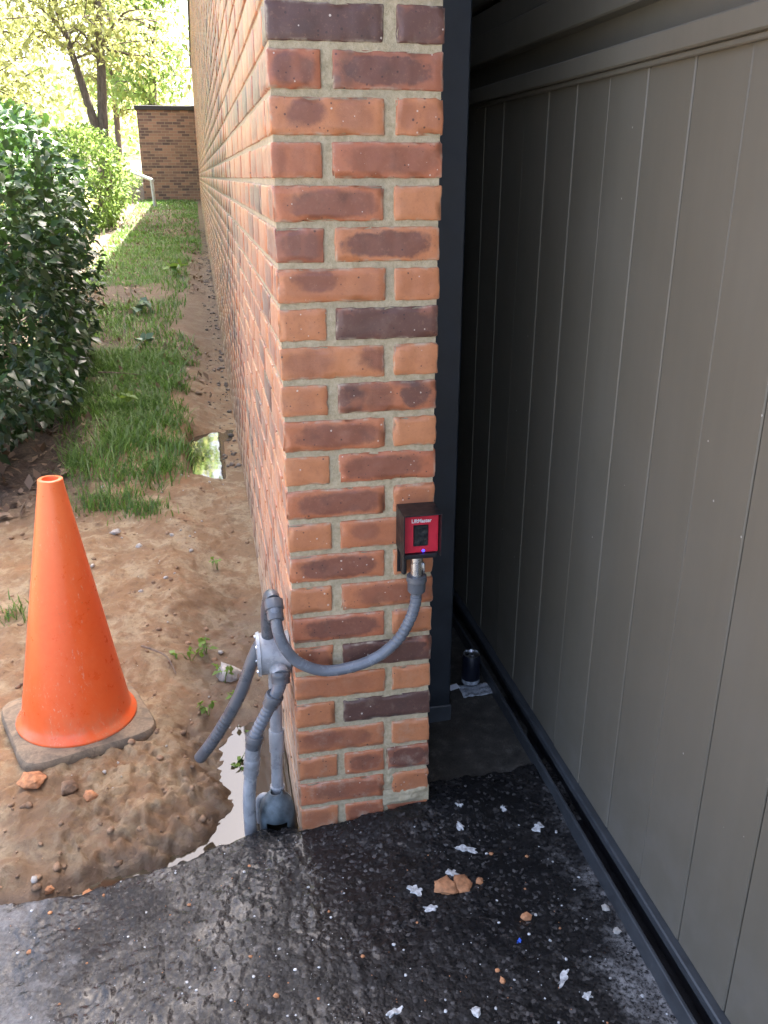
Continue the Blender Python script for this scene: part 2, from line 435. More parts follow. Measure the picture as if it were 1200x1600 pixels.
def m_cone():
    m, nt, b = mat('orange_plastic')
    p = pos(nt)
    f = noise_node(nt, p, 30, 6, 0.7)
    xyz = N(nt, 'ShaderNodeSeparateXYZ'); L(nt, p, xyz.inputs[0])
    c = ramp(nt, f, [(0.3, (0.90, 0.118, 0.020)), (0.7, (0.93, 0.15, 0.034))])
    mpc = N(nt, 'ShaderNodeMapping'); mpc.inputs['Scale'].default_value = (1, 1, 0.35); mpc.inputs['Rotation'].default_value = (0.5, 0.3, 0); L(nt, p, mpc.inputs[0])
    scr = mth(nt, 'MULTIPLY', mrange(nt, noise_node(nt, mpc.outputs[0], 150, 6, 0.75), 0.56, 0.68), mrange(nt, noise_node(nt, p, 9, 3), 0.46, 0.66))
    c = mixc(nt, mth(nt, 'MULTIPLY', scr, 0.6), c, (0.82, 0.52, 0.36))
    grm = mth(nt, 'MULTIPLY', mrange(nt, noise_node(nt, p, 45, 6, 0.8), 0.58, 0.7), mrange(nt, noise_node(nt, p, 6, 3), 0.45, 0.65))
    c = mixc(nt, mth(nt, 'MULTIPLY', grm, 0.45), c, (0.30, 0.13, 0.06))
    c = mixc(nt, mth(nt, 'MULTIPLY', mrange(nt, xyz.outputs[2], 0.35, 0.75), 0.45), c, (0.90, 0.30, 0.10))
    low = mth(nt, 'MULTIPLY', mrange(nt, xyz.outputs[2], 0.16, 0.03), mrange(nt, noise_node(nt, p, 18, 5), 0.35, 0.7))
    c = mixc(nt, mth(nt, 'MULTIPLY', low, 0.6), c, (0.55, 0.28, 0.15))
    L(nt, c, b.inputs['Base Color'])
    L(nt, mrange(nt, f, 0.3, 0.7, 0.26, 0.40), b.inputs['Roughness'])
    b.inputs['Subsurface Weight'].default_value = 0.0
    bump(nt, b, noise_node(nt, p, 200, 4), 0.12, 0.002)
    return m

def m_conebase():
    m, nt, b = mat('muddy_rubber')
    p = pos(nt)
    f = noise_node(nt, p, 14, 7, 0.75, 0.5)
    g = noise_node(nt, p, 70, 5, 0.7)
    c = ramp(nt, f, [(0.28, (0.09, 0.075, 0.055)), (0.45, (0.18, 0.14, 0.095)), (0.58, (0.29, 0.215, 0.135)), (0.75, (0.38, 0.265, 0.155))])
    c = mixc(nt, mrange(nt, g, 0.5, 0.7, 0, 0.6), c, (0.12, 0.085, 0.055))
    L(nt, c, b.inputs['Base Color'])
    b.inputs['Roughness'].default_value = 0.85
    bump(nt, b, mth(nt, 'ADD', f, mth(nt, 'MULTIPLY', g, 0.5)), 0.25, 0.004)
    return m

def m_farbrick():
    m, nt, b = mat('far_brickwork')
    p = pos(nt)
    mp = N(nt, 'ShaderNodeMapping'); mp.inputs['Rotation'].default_value = (R(90), 0, 0); L(nt, p, mp.inputs[0])
    # x along the wall, z up -> brick texture plane
    sx = N(nt, 'ShaderNodeSeparateXYZ'); L(nt, p, sx.inputs[0])
    cm = N(nt, 'ShaderNodeCombineXYZ'); L(nt, mth(nt, 'ADD', sx.outputs[0], sx.outputs[1]), cm.inputs[0]); L(nt, sx.outputs[2], cm.inputs[1])
    bt = N(nt, 'ShaderNodeTexBrick'); L(nt, cm.outputs[0], bt.inputs['Vector'])
    bt.inputs['Scale'].default_value = 1.0
    bt.inputs['Brick Width'].default_value = 0.21
    bt.inputs['Row Height'].default_value = 0.0714
    bt.inputs['Mortar Size'].default_value = 0.006
    bt.inputs['Color1'].default_value = (0.34, 0.19, 0.125, 1)
    bt.inputs['Color2'].default_value = (0.075, 0.05, 0.05, 1)
    bt.inputs['Mortar'].default_value = (0.33, 0.25, 0.17, 1)
    bt.inputs['Bias'].default_value = -0.1
    c = mixc(nt, mrange(nt, noise_node(nt, p, 3, 4), 0.4, 0.7, 0, 0.3), bt.outputs['Color'], (0.31, 0.18, 0.12))
    L(nt, c, b.inputs['Base Color'])
    b.inputs['Roughness'].default_value = 0.85
    bump(nt, b, bt.outputs['Fac'], -0.4, 0.005)
    return m

M = dict(
    brick=m_brick(), mortar=m_mortar(), dirt=m_dirt(), asphalt=m_asphalt(), concrete=m_concrete(), water=m_water(),
    bark=m_bark(), gate=m_gate(), cone=m_cone(), farbrick=m_farbrick(),
    track=plain('dark_steel', (0.045, 0.05, 0.055), 0.42, 0.0, 0.15, 30, 0.05),
    post=plain('black_post_paint', (0.022, 0.027, 0.033), 0.45, 0.0, 0.2, 12, 0.05),
    pvc=plain('grey_pvc', (0.36, 0.375, 0.385), 0.28, 0.0, 0.25, 18, 0.05),
    flex=plain('grey_flexible_conduit', (0.165, 0.18, 0.20), 0.22, 0.0, 0.12, 30, 0.04),
    fitting=plain('dark_grey_fitting', (0.105, 0.112, 0.12), 0.30, 0.0, 0.12, 30, 0.04),
    bell=plain('weathered_grey_pvc', (0.10, 0.13, 0.145), 0.42, 0.0, 0.45, 25, 0.1),
    screw=plain('zinc_screw', (0.7, 0.7, 0.7), 0.3, 1.0, 0.1, 60),
    chrome=plain('zinc_plated_tube', (0.72, 0.71, 0.68), 0.28, 1.0, 0.1, 40),
    hood=plain('black_powder_coat', (0.009, 0.009, 0.0105), 0.42, 0.0, 0.15, 40, 0.1),
    red=plain('red_plastic', (0.55, 0.018, 0.04), 0.42, 0.0, 0.06, 50),
    lens=plain('dark_lens', (0.012, 0.014, 0.016), 0.06, 0.0, 0.3, 90, 0.3),
    ink=plain('white_ink', (0.75, 0.72, 0.7), 0.6, 0.0, 0.05, 50),
    conebase=m_conebase(),
    fascia=plain('dark_fascia', (0.035, 0.032, 0.03), 0.6, 0.0, 0.2, 10),
    roof=plain('roofing_felt', (0.08, 0.08, 0.08), 0.9, 0.0, 0.2, 5),
    galv=plain('weathered_galvanised', (0.5, 0.51, 0.5), 0.5, 0.3, 0.15, 20),
    chip=plain('white_paint_flake', (0.62, 0.62, 0.60), 0.75, 0.0, 0.4, 110, 0.5),
    clay=plain('orange_clay', (0.48, 0.22, 0.10), 0.85, 0.0, 0.3, 70, 0.5),
    stone=plain('pale_stone', (0.45, 0.42, 0.37), 0.8, 0.0, 0.25, 60, 0.4),
    gravel=plain('dark_gravel', (0.20, 0.165, 0.13), 0.85, 0.0, 0.5, 25, 0.4),
    clod=plain('soil_clod', (0.27, 0.17, 0.10), 0.9, 0.0, 0.45, 35, 0.6),
    can=plain('navy_can_paint', (0.010, 0.012, 0.022), 0.35, 0.2, 0.2, 40),
    alu=plain('aluminium', (0.75, 0.76, 0.78), 0.3, 1.0, 0.15, 60),
    film=plain('crumpled_film', (0.40, 0.43, 0.46), 0.25, 0.0, 0.4, 50),
    paper=plain('white_paper', (0.72, 0.73, 0.76), 0.7, 0.0, 0.08, 60),
    blue=plain('blue_plastic', (0.02, 0.10, 0.55), 0.4, 0.0, 0.1, 60),
    twig=plain('dry_twig', (0.20, 0.155, 0.115), 0.9, 0.0, 0.3, 60),
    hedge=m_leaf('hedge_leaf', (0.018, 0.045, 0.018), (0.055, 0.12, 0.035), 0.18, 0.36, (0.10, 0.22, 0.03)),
    tree=m_leaf('spring_leaf', (0.14, 0.16, 0.04), (0.28, 0.30, 0.10), 0.62, 0.40, (0.64, 0.66, 0.26)),
    tree2=m_leaf('green_leaf', (0.09, 0.15, 0.035), (0.18, 0.27, 0.07), 0.6, 0.45, (0.42, 0.60, 0.16)),
    grass=m_leaf('grass_blade', (0.045, 0.105, 0.02), (0.17, 0.29, 0.06), 0.35, 0.45, (0.16, 0.34, 0.04)),
    weed=m_leaf('weed_leaf', (0.10, 0.19, 0.03), (0.20, 0.33, 0.06), 0.35, 0.5, (0.28, 0.42, 0.06)),
    ivy=m_leaf('pale_ground_leaf', (0.09, 0.16, 0.10), (0.20, 0.30, 0.22), 0.2, 0.22, (0.2, 0.3, 0.1)),
    litter=m_leaf('dead_leaf', (0.10, 0.065, 0.04), (0.32, 0.23, 0.16), 0.15, 0.8, (0.3, 0.2, 0.1)),
)
_led, _nt, _b = mat('blue_led')
_b.inputs['Base Color'].default_value = (0.05, 0.05, 0.4, 1)
_b.inputs['Emission Color'].default_value = (0.015, 0.03, 1.0, 1)
_b.inputs['Emission Strength'].default_value = 1.0
M['led'] = _led

# ------------------------------------------------------------------ object helpers
def tag(o, label=None, cat=None, group=None, kind=None):
    if label: o['label'] = label
    if cat: o['category'] = cat
    if group: o['group'] = group
    if kind: o['kind'] = kind
    return o

def link(name, me, parent=None, loc=(0, 0, 0)):
    o = bpy.data.objects.new(name, me)
    COL.objects.link(o)
    o.location = loc
    if parent is not None:
        o.parent = parent
    return o

def mesh(name, V, F, m, smooth=False, attrs=None, uv=None):
    me = bpy.data.meshes.new(name)
    V = np.asarray(V, float)
    if isinstance(F, np.ndarray):
        k = F.shape[1]; nf = F.shape[0]
        me.vertices.add(len(V)); me.vertices.foreach_set('co', V.ravel())
        me.loops.add(nf * k); me.loops.foreach_set('vertex_index', F.ravel().astype(np.int32))
        me.polygons.add(nf)
        me.polygons.foreach_set('loop_start', np.arange(0, nf * k, k, dtype=np.int32))
        me.polygons.foreach_set('loop_total', np.full(nf, k, dtype=np.int32))
        me.update(calc_edges=True)
    else:
        me.from_pydata([tuple(v) for v in V], [], F)
    if smooth:
        me.polygons.foreach_set('use_smooth', np.ones(len(me.polygons), dtype=bool))
    if attrs is not None:
        for an, av in attrs.items():
            a = me.attributes.new(an, 'FLOAT_COLOR', 'POINT')
            a.data.foreach_set('color', np.asarray(av, np.float32).ravel())
    if uv is not None:
        l = me.uv_layers.new(name='uv')
        l.data.foreach_set('uv', np.asarray(uv, np.float32).ravel())
    me.materials.append(m)
    me.validate()
    me.update()
    return me

class MB:
    """collects vertices and faces in world space; build() links them as one mesh under a parent"""
    def __init__(s):
        s.V = []; s.F = []
    def add(s, V, F):
        o = len(s.V)
        s.V += [tuple(v) for v in V]
        s.F += [tuple(i + o for i in f) for f in F]
        return s
    def box(s, a, b, bev=0.0):
        (x0, y0, z0), (x1, y1, z1) = a, b
        if bev <= 0:
            V = [(x, y, z) for x in (x0, x1) for y in (y0, y1) for z in (z0, z1)]
            F = [(0, 1, 3, 2), (4, 6, 7, 5), (0, 4, 5, 1), (2, 3, 7, 6), (0, 2, 6, 4), (1, 5, 7, 3)]
            return s.add(V, F)
        V, F = rbox(x1 - x0, y1 - y0, z1 - z0, bev)
        c = ((x0 + x1) / 2, (y0 + y1) / 2, (z0 + z1) / 2)
        return s.add([(v[0] + c[0], v[1] + c[1], v[2] + c[2]) for v in V], F)
    def tube(s, path, rad, n=14, cap=True):
        V, F = tube(path, rad, n, cap)
        return s.add(V, F)
    def lathe(s, prof, n=28, mtx=None):
        """prof: (r, h) pairs around +Z"""
        V, F = [], []
        for r, h in prof:
            for k in range(n):
                a = 2 * math.pi * k / n
                v = Vector((r * math.cos(a), r * math.sin(a), h))
                V.append(tuple(mtx @ v) if mtx is not None else tuple(v))
        for i in range(len(prof) - 1):
            for k in range(n):
                F.append((i * n + k, i * n + (k + 1) % n, (i + 1) * n + (k + 1) % n, (i + 1) * n + k))
        return s.add(V, F)
    def build(s, name, m, parent=None, smooth=False, base=None):
        pl = Vector(parent.location) if (parent is not None and base is None) else Vector(base or (0, 0, 0))
        V = [(v[0] - pl.x, v[1] - pl.y, v[2] - pl.z) for v in s.V]
        me = mesh(name, V, s.F, m, False)
        if smooth:
            me.polygons.foreach_set('use_smooth', [True] * len(me.polygons))
            try:
                me.set_sharp_from_angle(angle=R(40))
            except Exception:
                pass
        return link(name, me, parent, (0, 0, 0) if parent is not None else (base or (0, 0, 0)))

def rbox(sx, sy, sz, r):
    """bevelled box, 24 verts"""
    V = []; idx = {}
    for i, x in enumerate((-1, 1)):
        for j, y in enumerate((-1, 1)):
            for k, z in enumerate((-1, 1)):
                for ax in range(3):
                    e = [sx / 2 - r, sy / 2 - r, sz / 2 - r]
                    e[ax] += r
                    idx[(i, j, k, ax)] = len(V)
                    V.append((x * e[0], y * e[1], z * e[2]))
    F = []
    g = lambda i, j, k, a: idx[(i, j, k, a)]
    for s_ in (0, 1):
        F.append((g(s_, 0, 0, 0), g(s_, 1, 0, 0), g(s_, 1, 1, 0), g(s_, 0, 1, 0)))
        F.append((g(0, s_, 0, 1), g(1, s_, 0, 1), g(1, s_, 1, 1), g(0, s_, 1, 1)))
        F.append((g(0, 0, s_, 2), g(1, 0, s_, 2), g(1, 1, s_, 2), g(0, 1, s_, 2)))
    for a in (0, 1):
        for b in (0, 1):
            F.append((g(a, b, 0, 0), g(a, b, 1, 0), g(a, b, 1, 1), g(a, b, 0, 1)))
            F.append((g(a, 0, b, 0), g(a, 1, b, 0), g(a, 1, b, 2), g(a, 0, b, 2)))
            F.append((g(0, a, b, 1), g(1, a, b, 1), g(1, a, b, 2), g(0, a, b, 2)))
    for i in (0, 1):
        for j in (0, 1):
            for k in (0, 1):
                F.append((g(i, j, k, 0), g(i, j, k, 1), g(i, j, k, 2)))
    # outward winding
    out = []
    for f in F:
        p = [Vector(V[q]) for q in f]
        n = (p[1] - p[0]).cross(p[2] - p[0]); c = sum(p, Vector()) / len(p)
        out.append(f if n.dot(c) > 0 else tuple(reversed(f)))
    return V, out

def smooth_path(P, k=6):
    """Catmull-Rom through the points"""
    P = [Vector(p) for p in P]
    out = []
    for i in range(len(P) - 1):
        a, b, c, d = P[max(i - 1, 0)], P[i], P[i + 1], P[min(i + 2, len(P) - 1)]
        for j in range(k):
            t = j / k
            out.append(0.5 * ((2 * b) + (c - a) * t + (2 * a - 5 * b + 4 * c - d) * t * t + (3 * b - a - 3 * c + d) * t ** 3))
    out.append(P[-1])
    return out

def tube(path, rad, n=14, cap=True):
    P = [Vector(p) for p in path]
    if not hasattr(rad, '__len__'):
        rad = [rad] * len(P)
    V, F = [], []
    up = None
    for i, p in enumerate(P):
        d = (P[min(i + 1, len(P) - 1)] - P[max(i - 1, 0)])
        d = d.normalized() if d.length > 1e-9 else Vector((0, 0, 1))
        if up is None:
            up = Vector((0, 0, 1)) if abs(d.z) < 0.9 else Vector((1, 0, 0))
        sd = d.cross(up).normalized(); up = sd.cross(d).normalized()
        for k in range(n):
            a = 2 * math.pi * k / n
            V.append(p + (sd * math.cos(a) + up * math.sin(a)) * rad[i])
    for i in range(len(P) - 1):
        for k in range(n):
            F.append((i * n + k, i * n + (k + 1) % n, (i + 1) * n + (k + 1) % n, (i + 1) * n + k))
    if cap:
        F.append(tuple(reversed(range(n)))); F.append(tuple(range((len(P) - 1) * n, len(P) * n)))
    return [tuple(v) for v in V], F

def thing(name, label, cat, loc=(0, 0, 0), group=None):
    o = bpy.data.objects.new(name, None)
    COL.objects.link(o)
    o.location = loc
    o.empty_display_size = 0.05
    return tag(o, label, cat, group)

# leaf clouds --------------------------------------------------------
def leaf_cloud(P, size, rng, up_bias=0.3, aspect=0.45, droop=0.15, tone=None, face=None):
    """P: n x 3 positions; 4-triangle folded pointed leaves -> V, F, rnd"""
    n = len(P)
    d = rng.normal(size=(n, 3)); 
    if face is not None:
        d = d * 0.8 + face
    d /= np.linalg.norm(d, axis=1)[:, None]
    u = rng.normal(size=(n, 3)); u[:, 2] += up_bias * 3
    s = np.cross(d, u); s /= np.linalg.norm(s, axis=1)[:, None] + 1e-9
    nrm = np.cross(s, d)
    sz = (np.asarray(size) * (0.65 + 0.7 * rng.random(n)))[:, None]
    b = P
    tip = P + d * sz - np.array([0, 0, 1.0]) * sz * droop
    mid = P + d * sz * 0.48
    l = mid + s * sz * aspect * 0.5 + nrm * sz * 0.07
    r = mid - s * sz * aspect * 0.5 + nrm * sz * 0.07
    V = np.stack([b, l, tip, r, mid], 1).reshape(-1, 3)
    o = (np.arange(n) * 5)[:, None]
    F = np.concatenate([o + np.array([[0, 4, 1]]), o + np.array([[1, 4, 2]]), o + np.array([[0, 3, 4]]), o + np.array([[4, 3, 2]])], 0)
    t = rng.random(n) if tone is None else np.clip(tone, 0, 1)
    rnd = np.repeat(np.stack([t, t, t, np.ones(n)], 1), 5, 0)
    return V, F, rnd

# ------------------------------------------------------------------ terrain shape
_BW = np.array([(-9, -.06), (-1, -.06), (0, -.07), (.25, -.088), (.42, -.07), (.56, -.036), (.75, -.028), (1.2, -.02), (1.6, .035), (2.1, .075), (2.75, .05), (3.5, .045), (4.2, .08), (5.2, .10),
                (8.2, .27), (12, .31), (14.4, .38), (21, .70), (24, .83), (32, 1.2), (60, 2.6), (140, 6.0)])
_MD = np.array([(-9, -.055), (-.12, -.05), (-.04, -.015), (.12, .012), (.3, .018), (.8, .045), (1.5, .09), (2.5, .125), (3.5, .135), (5.2, .17), (8.2, .30), (12, .37), (14.4, .44),
                (21, .70), (24, .83), (32, 1.2), (60, 2.6), (140, 6.0)])
_EDGE = np.array([(-60, .1), (-3, -.03), (-1.2, -.07), (-.65, -.066), (-.5, -.075), (-.387, -.062), (-.30, -.045), (-.206, -.003), (-.14, .03), (-.09, .05), (-.03, .045), (.0, .02), (.306, .02), (.33, .08), (.7, .12), (60, .1)])

def edge_y(x):
    return np.interp(x, _EDGE[:, 0], _EDGE[:, 1])

def ground_z(x, y, fine=True):
    x = np.asarray(x, float); y = np.asarray(y, float)
    w = sst(.07, .36, -x + 0.05 * fbm(x, y, 4, 2, 91))
    z = np.interp(y, _BW[:, 0], _BW[:, 1]) * (1 - w) + np.interp(y, _MD[:, 0], _MD[:, 1]) * w
    # gutter along the ragged asphalt edge
    e = y - edge_y(x)
    z = z - 0.062 * np.exp(-((e - .014) / .05) ** 2) * sst(-.62, -.42, x) * sst(.0, -.05, x)
    # hollow that holds the upper pool
    hx = sst(-.30, -.235, x) * (1 - sst(-.115, -.075, x)); hy = sst(2.42, 2.5, y) * (1 - sst(3.15, 3.35, y))
    z = z - .085 * hx * hy
    z = z + 0.02 * sst(2, 6, np.abs(x)) * fbm(x, y, .4, 3, 5) * 6 * sst(3, 9, y)
    near = 1 - sst(3, 7, y)
    left = sst(-.02, -.12, x)
    z = z + left * (0.020 * fbm(x, y, 5, 3, 11) + 0.0 * x)
    if fine:
        lump = fbm(x, y, 22, 4, 23, 0.6)
        z = z + near * left * (0.013 * lump + 0.010 * np.maximum(fbm(x, y, 40, 3, 37), 0.05))
        # broken, cloddy spoil between the cone and the water
        cl = sst(-.75, -.4, x) * sst(.0, -.12, x + .1) * sst(-.1, .02, y) * (1 - sst(.35, .6, y))
        z = z + cl * (0.040 * np.abs(fbm(x, y, 12, 4, 51, .62)) - .008 + 0.008 * fbm(x, y, 60, 3, 57) + .012 * sst(.02, .10, np.abs(fbm(x, y, 26, 2, 61))))
    z = z + .020 * np.maximum(fbm(x, y, 17, 3, 67, .6), 0) * sst(.0, .06, e + .04) * (1 - sst(.3, .5, y)) * sst(-.02, -.12, x)
    # below paving and inside the building line
    z = np.where((e < -0.03), np.minimum(z, -.06), z)
    z = np.where((x > 0.02), -.10, z)
    return z

def axis(fine0, fine1, step, lo, hi, growth=1.12):
    a = list(np.arange(fine0, fine1 + step / 2, step))
    s = step; v = a[-1]
    while v < hi:
        s *= growth; v += s; a.append(min(v, hi))
    s = step; v = a[0]; pre = []
    while v > lo:
        s *= growth; v -= s; pre.append(max(v, lo))
    return np.array(sorted(set(np.round(pre + a, 5))))

def grid_mesh(name, xs, ys, zf, m, keep=None, smooth=True):
    X, Y = np.meshgrid(xs, ys)
    Z = zf(X, Y)
    V = np.stack([X, Y, Z], -1).reshape(-1, 3)
    nx, ny = len(xs), len(ys)
    i = np.arange(nx * ny).reshape(ny, nx)
    F = np.stack([i[:-1, :-1], i[:-1, 1:], i[1:, 1:], i[1:, :-1]], -1).reshape(-1, 4)
    if keep is not None:
        k = keep(X, Y).reshape(-1)
        F = F[k[F].all(1)]
        used = np.unique(F); rm = np.full(len(V), -1); rm[used] = np.arange(len(used))
        V = V[used]; F = rm[F]
    return mesh(name, V, F, m, smooth)

# ------------------------------------------------------------------ ground, paving, water
g = link('ground', grid_mesh('ground', axis(-1.0, .03, .0075, -80, 60, 1.10), axis(-.14, 1.5, .0075, -40, 140, 1.022), ground_z, M['dirt']))
tag(g, 'brown clay ground rising along the brick wall', None, None, 'structure')

def asphalt_z(x, y):
    e = y - (edge_y(x) + .018 * fbm(x, y, 9, 3, 71) + .008 * fbm(x, y, 40, 2, 73))
    z = .004 * fbm(x, y, 3, 3, 77) + .0035 * fbm(x, y, 30, 4, 79, .6) + .0028 * np.abs(fbm(x, y, 45, 3, 83)) + .0022 * np.maximum(fbm(x, y, 95, 2, 87), 0)
    z = z + .034 * sst(-.02, .26, x) * np.exp(-(np.maximum(-y, 0) / .10) ** 2) * (1 - .6 * sst(.36, .55, x))
    z = z - .010 * np.exp(-((x + .05) / .05) ** 2) * np.exp(-((y - .03) / .03) ** 2)
    z = z - .006 * sst(-.52, -.6, x)
    return z - .065 * sst(-.018, .03, e)

a = link('asphalt_pavement', grid_mesh('asphalt_pavement', axis(-.72, .66, .0036, -30, 40, 1.12), axis(-.72, .13, .0036, -40, .3, 1.12), asphalt_z, M['asphalt'],
         lambda x, y: (y - edge_y(x) < .045) & ~((x > .03) & (x < .28) & (y > .03))))
tag(a, 'black wet asphalt with ragged edge', None, None, 'structure')

def slab_z(x, y):
    return .008 + .006 * fbm(x, y, 6, 4, 101) + .002 * fbm(x, y, 50, 3, 103) - .03 * sst(.12, .06, y)
sl = link('concrete_slab', grid_mesh('concrete_slab', np.arange(.306, 1.5, .012), np.arange(.06, 2.6, .012), slab_z, M['concrete']))
tag(sl, 'dark stained concrete between wall and gate', None, None, 'structure')

def pool(name, label, pts, z, cat='puddle'):
    c = np.mean(pts, 0)
    me = mesh(name, [(p[0] - c[0], p[1] - c[1], 0) for p in pts], [tuple(range(len(pts)))], M['water'])
    o = link(name, me, None, (c[0], c[1], z))
    return tag(o, label, cat, None, 'structure')
pool('puddle', 'shallow puddle mirroring the sky beside the conduits', [(-.62, -.12), (-.1, -.06), (-.003, .05), (-.003, .62), (-.2, .62), (-.30, .45), (-.36, .12), (-.62, .0)], -.044)
pool('puddle', 'square pool of water mirroring the trees beside grass', [(-.34, 2.40), (-.02, 2.40), (-.02, 3.35), (-.34, 3.35)], .047)

# ------------------------------------------------------------------ brick wall
PITCH, BH = 0.0714, 0.0593
WALL_W, WALL_L, WALL_TOP = 0.306, 24.0, 4.1
ROW0 = 23                     # course index whose underside is z = 0
def brick_geo(x0, x1, y0, y1, z0, z1, step, seed, rough, rad=.0045):
    """rounded, slightly uneven brick in world space; quads, per-corner uv"""
    c = np.array([(x0 + x1) / 2, (y0 + y1) / 2, (z0 + z1) / 2]); h = np.array([x1 - x0, y1 - y0, z1 - z0]) / 2
    V = []; F = []; UV = []
    vid = {}
    n = [max(2, int(math.ceil(2 * h[k] / step))) for k in range(3)]
    def coords(k):
        t = np.linspace(-1, 1, n[k] + 1) * (h[k] - rad)
        return [-h[k]] + list(t) + [h[k]]
    ax = [coords(k) for k in range(3)]
    def vert(i, j, k):
        key = (i, j, k)
        if key not in vid:
            vid[key] = len(V); V.append((ax[0][i], ax[1][j], ax[2][k]))
        return vid[key]
    N3 = [len(q) - 1 for q in ax]
    for d in range(3):
        e, f_ = (d + 1) % 3, (d + 2) % 3
        for side in (0, N3[d]):
            if d == 1 and side and y0 < .01 and y1 > 0.05 and False:
                continue
            for i in range(N3[e]):
                for j in range(N3[f_]):
                    q = []
                    for di, dj in ((0, 0), (1, 0), (1, 1), (0, 1)):
                        t = [0, 0, 0]; t[d] = side; t[e] = i + di; t[f_] = j + dj
                        q.append(vert(*t))
                    if not side: q.reverse()
                    F.append(q)
                    for v in q:
                        p = V[v]
                        if d == 2:
                            UV.append((p[0] / (2 * h[0]) + .5, p[1] / (2 * h[1]) + .5))
                        else:
                            k = 1 if d == 0 else 0
                            UV.append((p[k] / (2 * h[k]) + .5, p[2] / (2 * h[2]) + .5))
    V = np.array(V)
    inn = np.clip(V, -(h - rad), h - rad)
    dl = V - inn; ln = np.linalg.norm(dl, axis=1)[:, None]
    V = np.where(ln > 1e-9, inn + dl / np.maximum(ln, 1e-9) * rad, V)
    W = V + c
    dsp = np.stack([fbm(W[:, 0] * 1 + W[:, 1], W[:, 2], 85, 3, seed % 97 + k * 7, .6, W[:, 1]) for k in range(3)], 1)
    V = V + dsp * rough
    if rough > .002:
        ch = fbm(W[:, 0] + W[:, 1] * 2, W[:, 2], 38, 2, seed % 89 + 5, .5, W[:, 1])
        on_edge = (ln[:, 0] > rad * .5) & (np.sum(np.abs(dl) > 1e-6, axis=1) >= 2)
        V = V - np.where(on_edge, np.maximum(ch - .22, 0) * .022, 0)[:, None] * np.sign(inn)
    return V, np.array(F), np.array(UV), c

cam_m = cam.matrix_basis.inverted()
def project(P):
    """metres -> fraction of picture height, for picking which bricks show largest"""
    v = cam_m @ Vector(P)
    if v.z > -.05: return None
    return (v.x / -v.z, v.y / -v.z)
def seen_area(x0, x1, y0, y1, z0, z1):
    tot = 0
    fac = [[(x0, y0, z0), (x0, y1, z0), (x0, y1, z1), (x0, y0, z1)]]
    if y0 < .02: fac.append([(x0, y0, z0), (x1, y0, z0), (x1, y0, z1), (x0, y0, z1)])
    for f in fac:
        q = [project(p) for p in f]
        if None in q: return 0
        if not any(abs(a_[0]) < .447 and abs(a_[1]) < .595 for a_ in q): return 0
        tot += abs(sum(q[i][0] * q[(i + 1) % 4][1] - q[(i + 1) % 4][0] * q[i][1] for i in range(4))) / 2
    return tot

# (tone, flash, spots) of the end-face bricks, course by course from the top one in view: left brick, right brick
FACE = {0: ((.9, .97, .3), (1, .93, 0)), 1: ((.7, .72, .5), (.9, .82, .15)), 2: ((.15, .62, 1), (.2, .35, .6)), 3: ((.45, .5, .7), (.7, .5, 0)),
        4: ((.5, .6, 0), (.1, .05, 0)), 5: ((.95, .7, .4), (.2, .75, .1)), 6: ((.25, .62, .8), (.2, .2, 0)), 7: ((.12, .08, 0), (.9, .93, .6)),
        8: ((.1, .58, 1), (.08, .1, 0)), 9: ((.15, .4, .8), (.5, .86, .9)), 10: ((.45, .6, .1), (.05, .06, 0)), 11: ((.1, .06, 0), (.6, .58, 0)),
        12: ((.5, .62, 0), (.3, .3, 0)), 13: ((.15, .12, 0), (.4, .5, .8)), 14: ((.45, .66, 0), (.2, .1, 0)), 15: ((.15, .12, 0), (.4, .5, .1)),
        16: ((.6, .7, .1), (.2, .2, 0)), 17: ((.35, .55, .3), (.8, .95, .2)), 18: ((.3, .35, .3), (.12, .08, 0)), 19: ((.2, .2, .3), (.9, .99, .1)),
        20: ((.3, .58, .3), (.12, .1, 0)), 21: ((.22, .3, .2), (.5, .55, 0), (.8, .85, 0)), 22: ((.5, .5, .1), (.25, .2, 0)), 23: ((.25, .35, 0), (.5, .5, 0), (.4, .5, 0))}

wall = MB()
wall.box((.0042, .0042, -.35), (WALL_W - .004, WALL_L, WALL_TOP - .01))
wall = wall.build('brick_wall', M['mortar'], None)
tag(wall, 'long red brick wall ending in a flush pier with recessed mortar joints', 'wall')

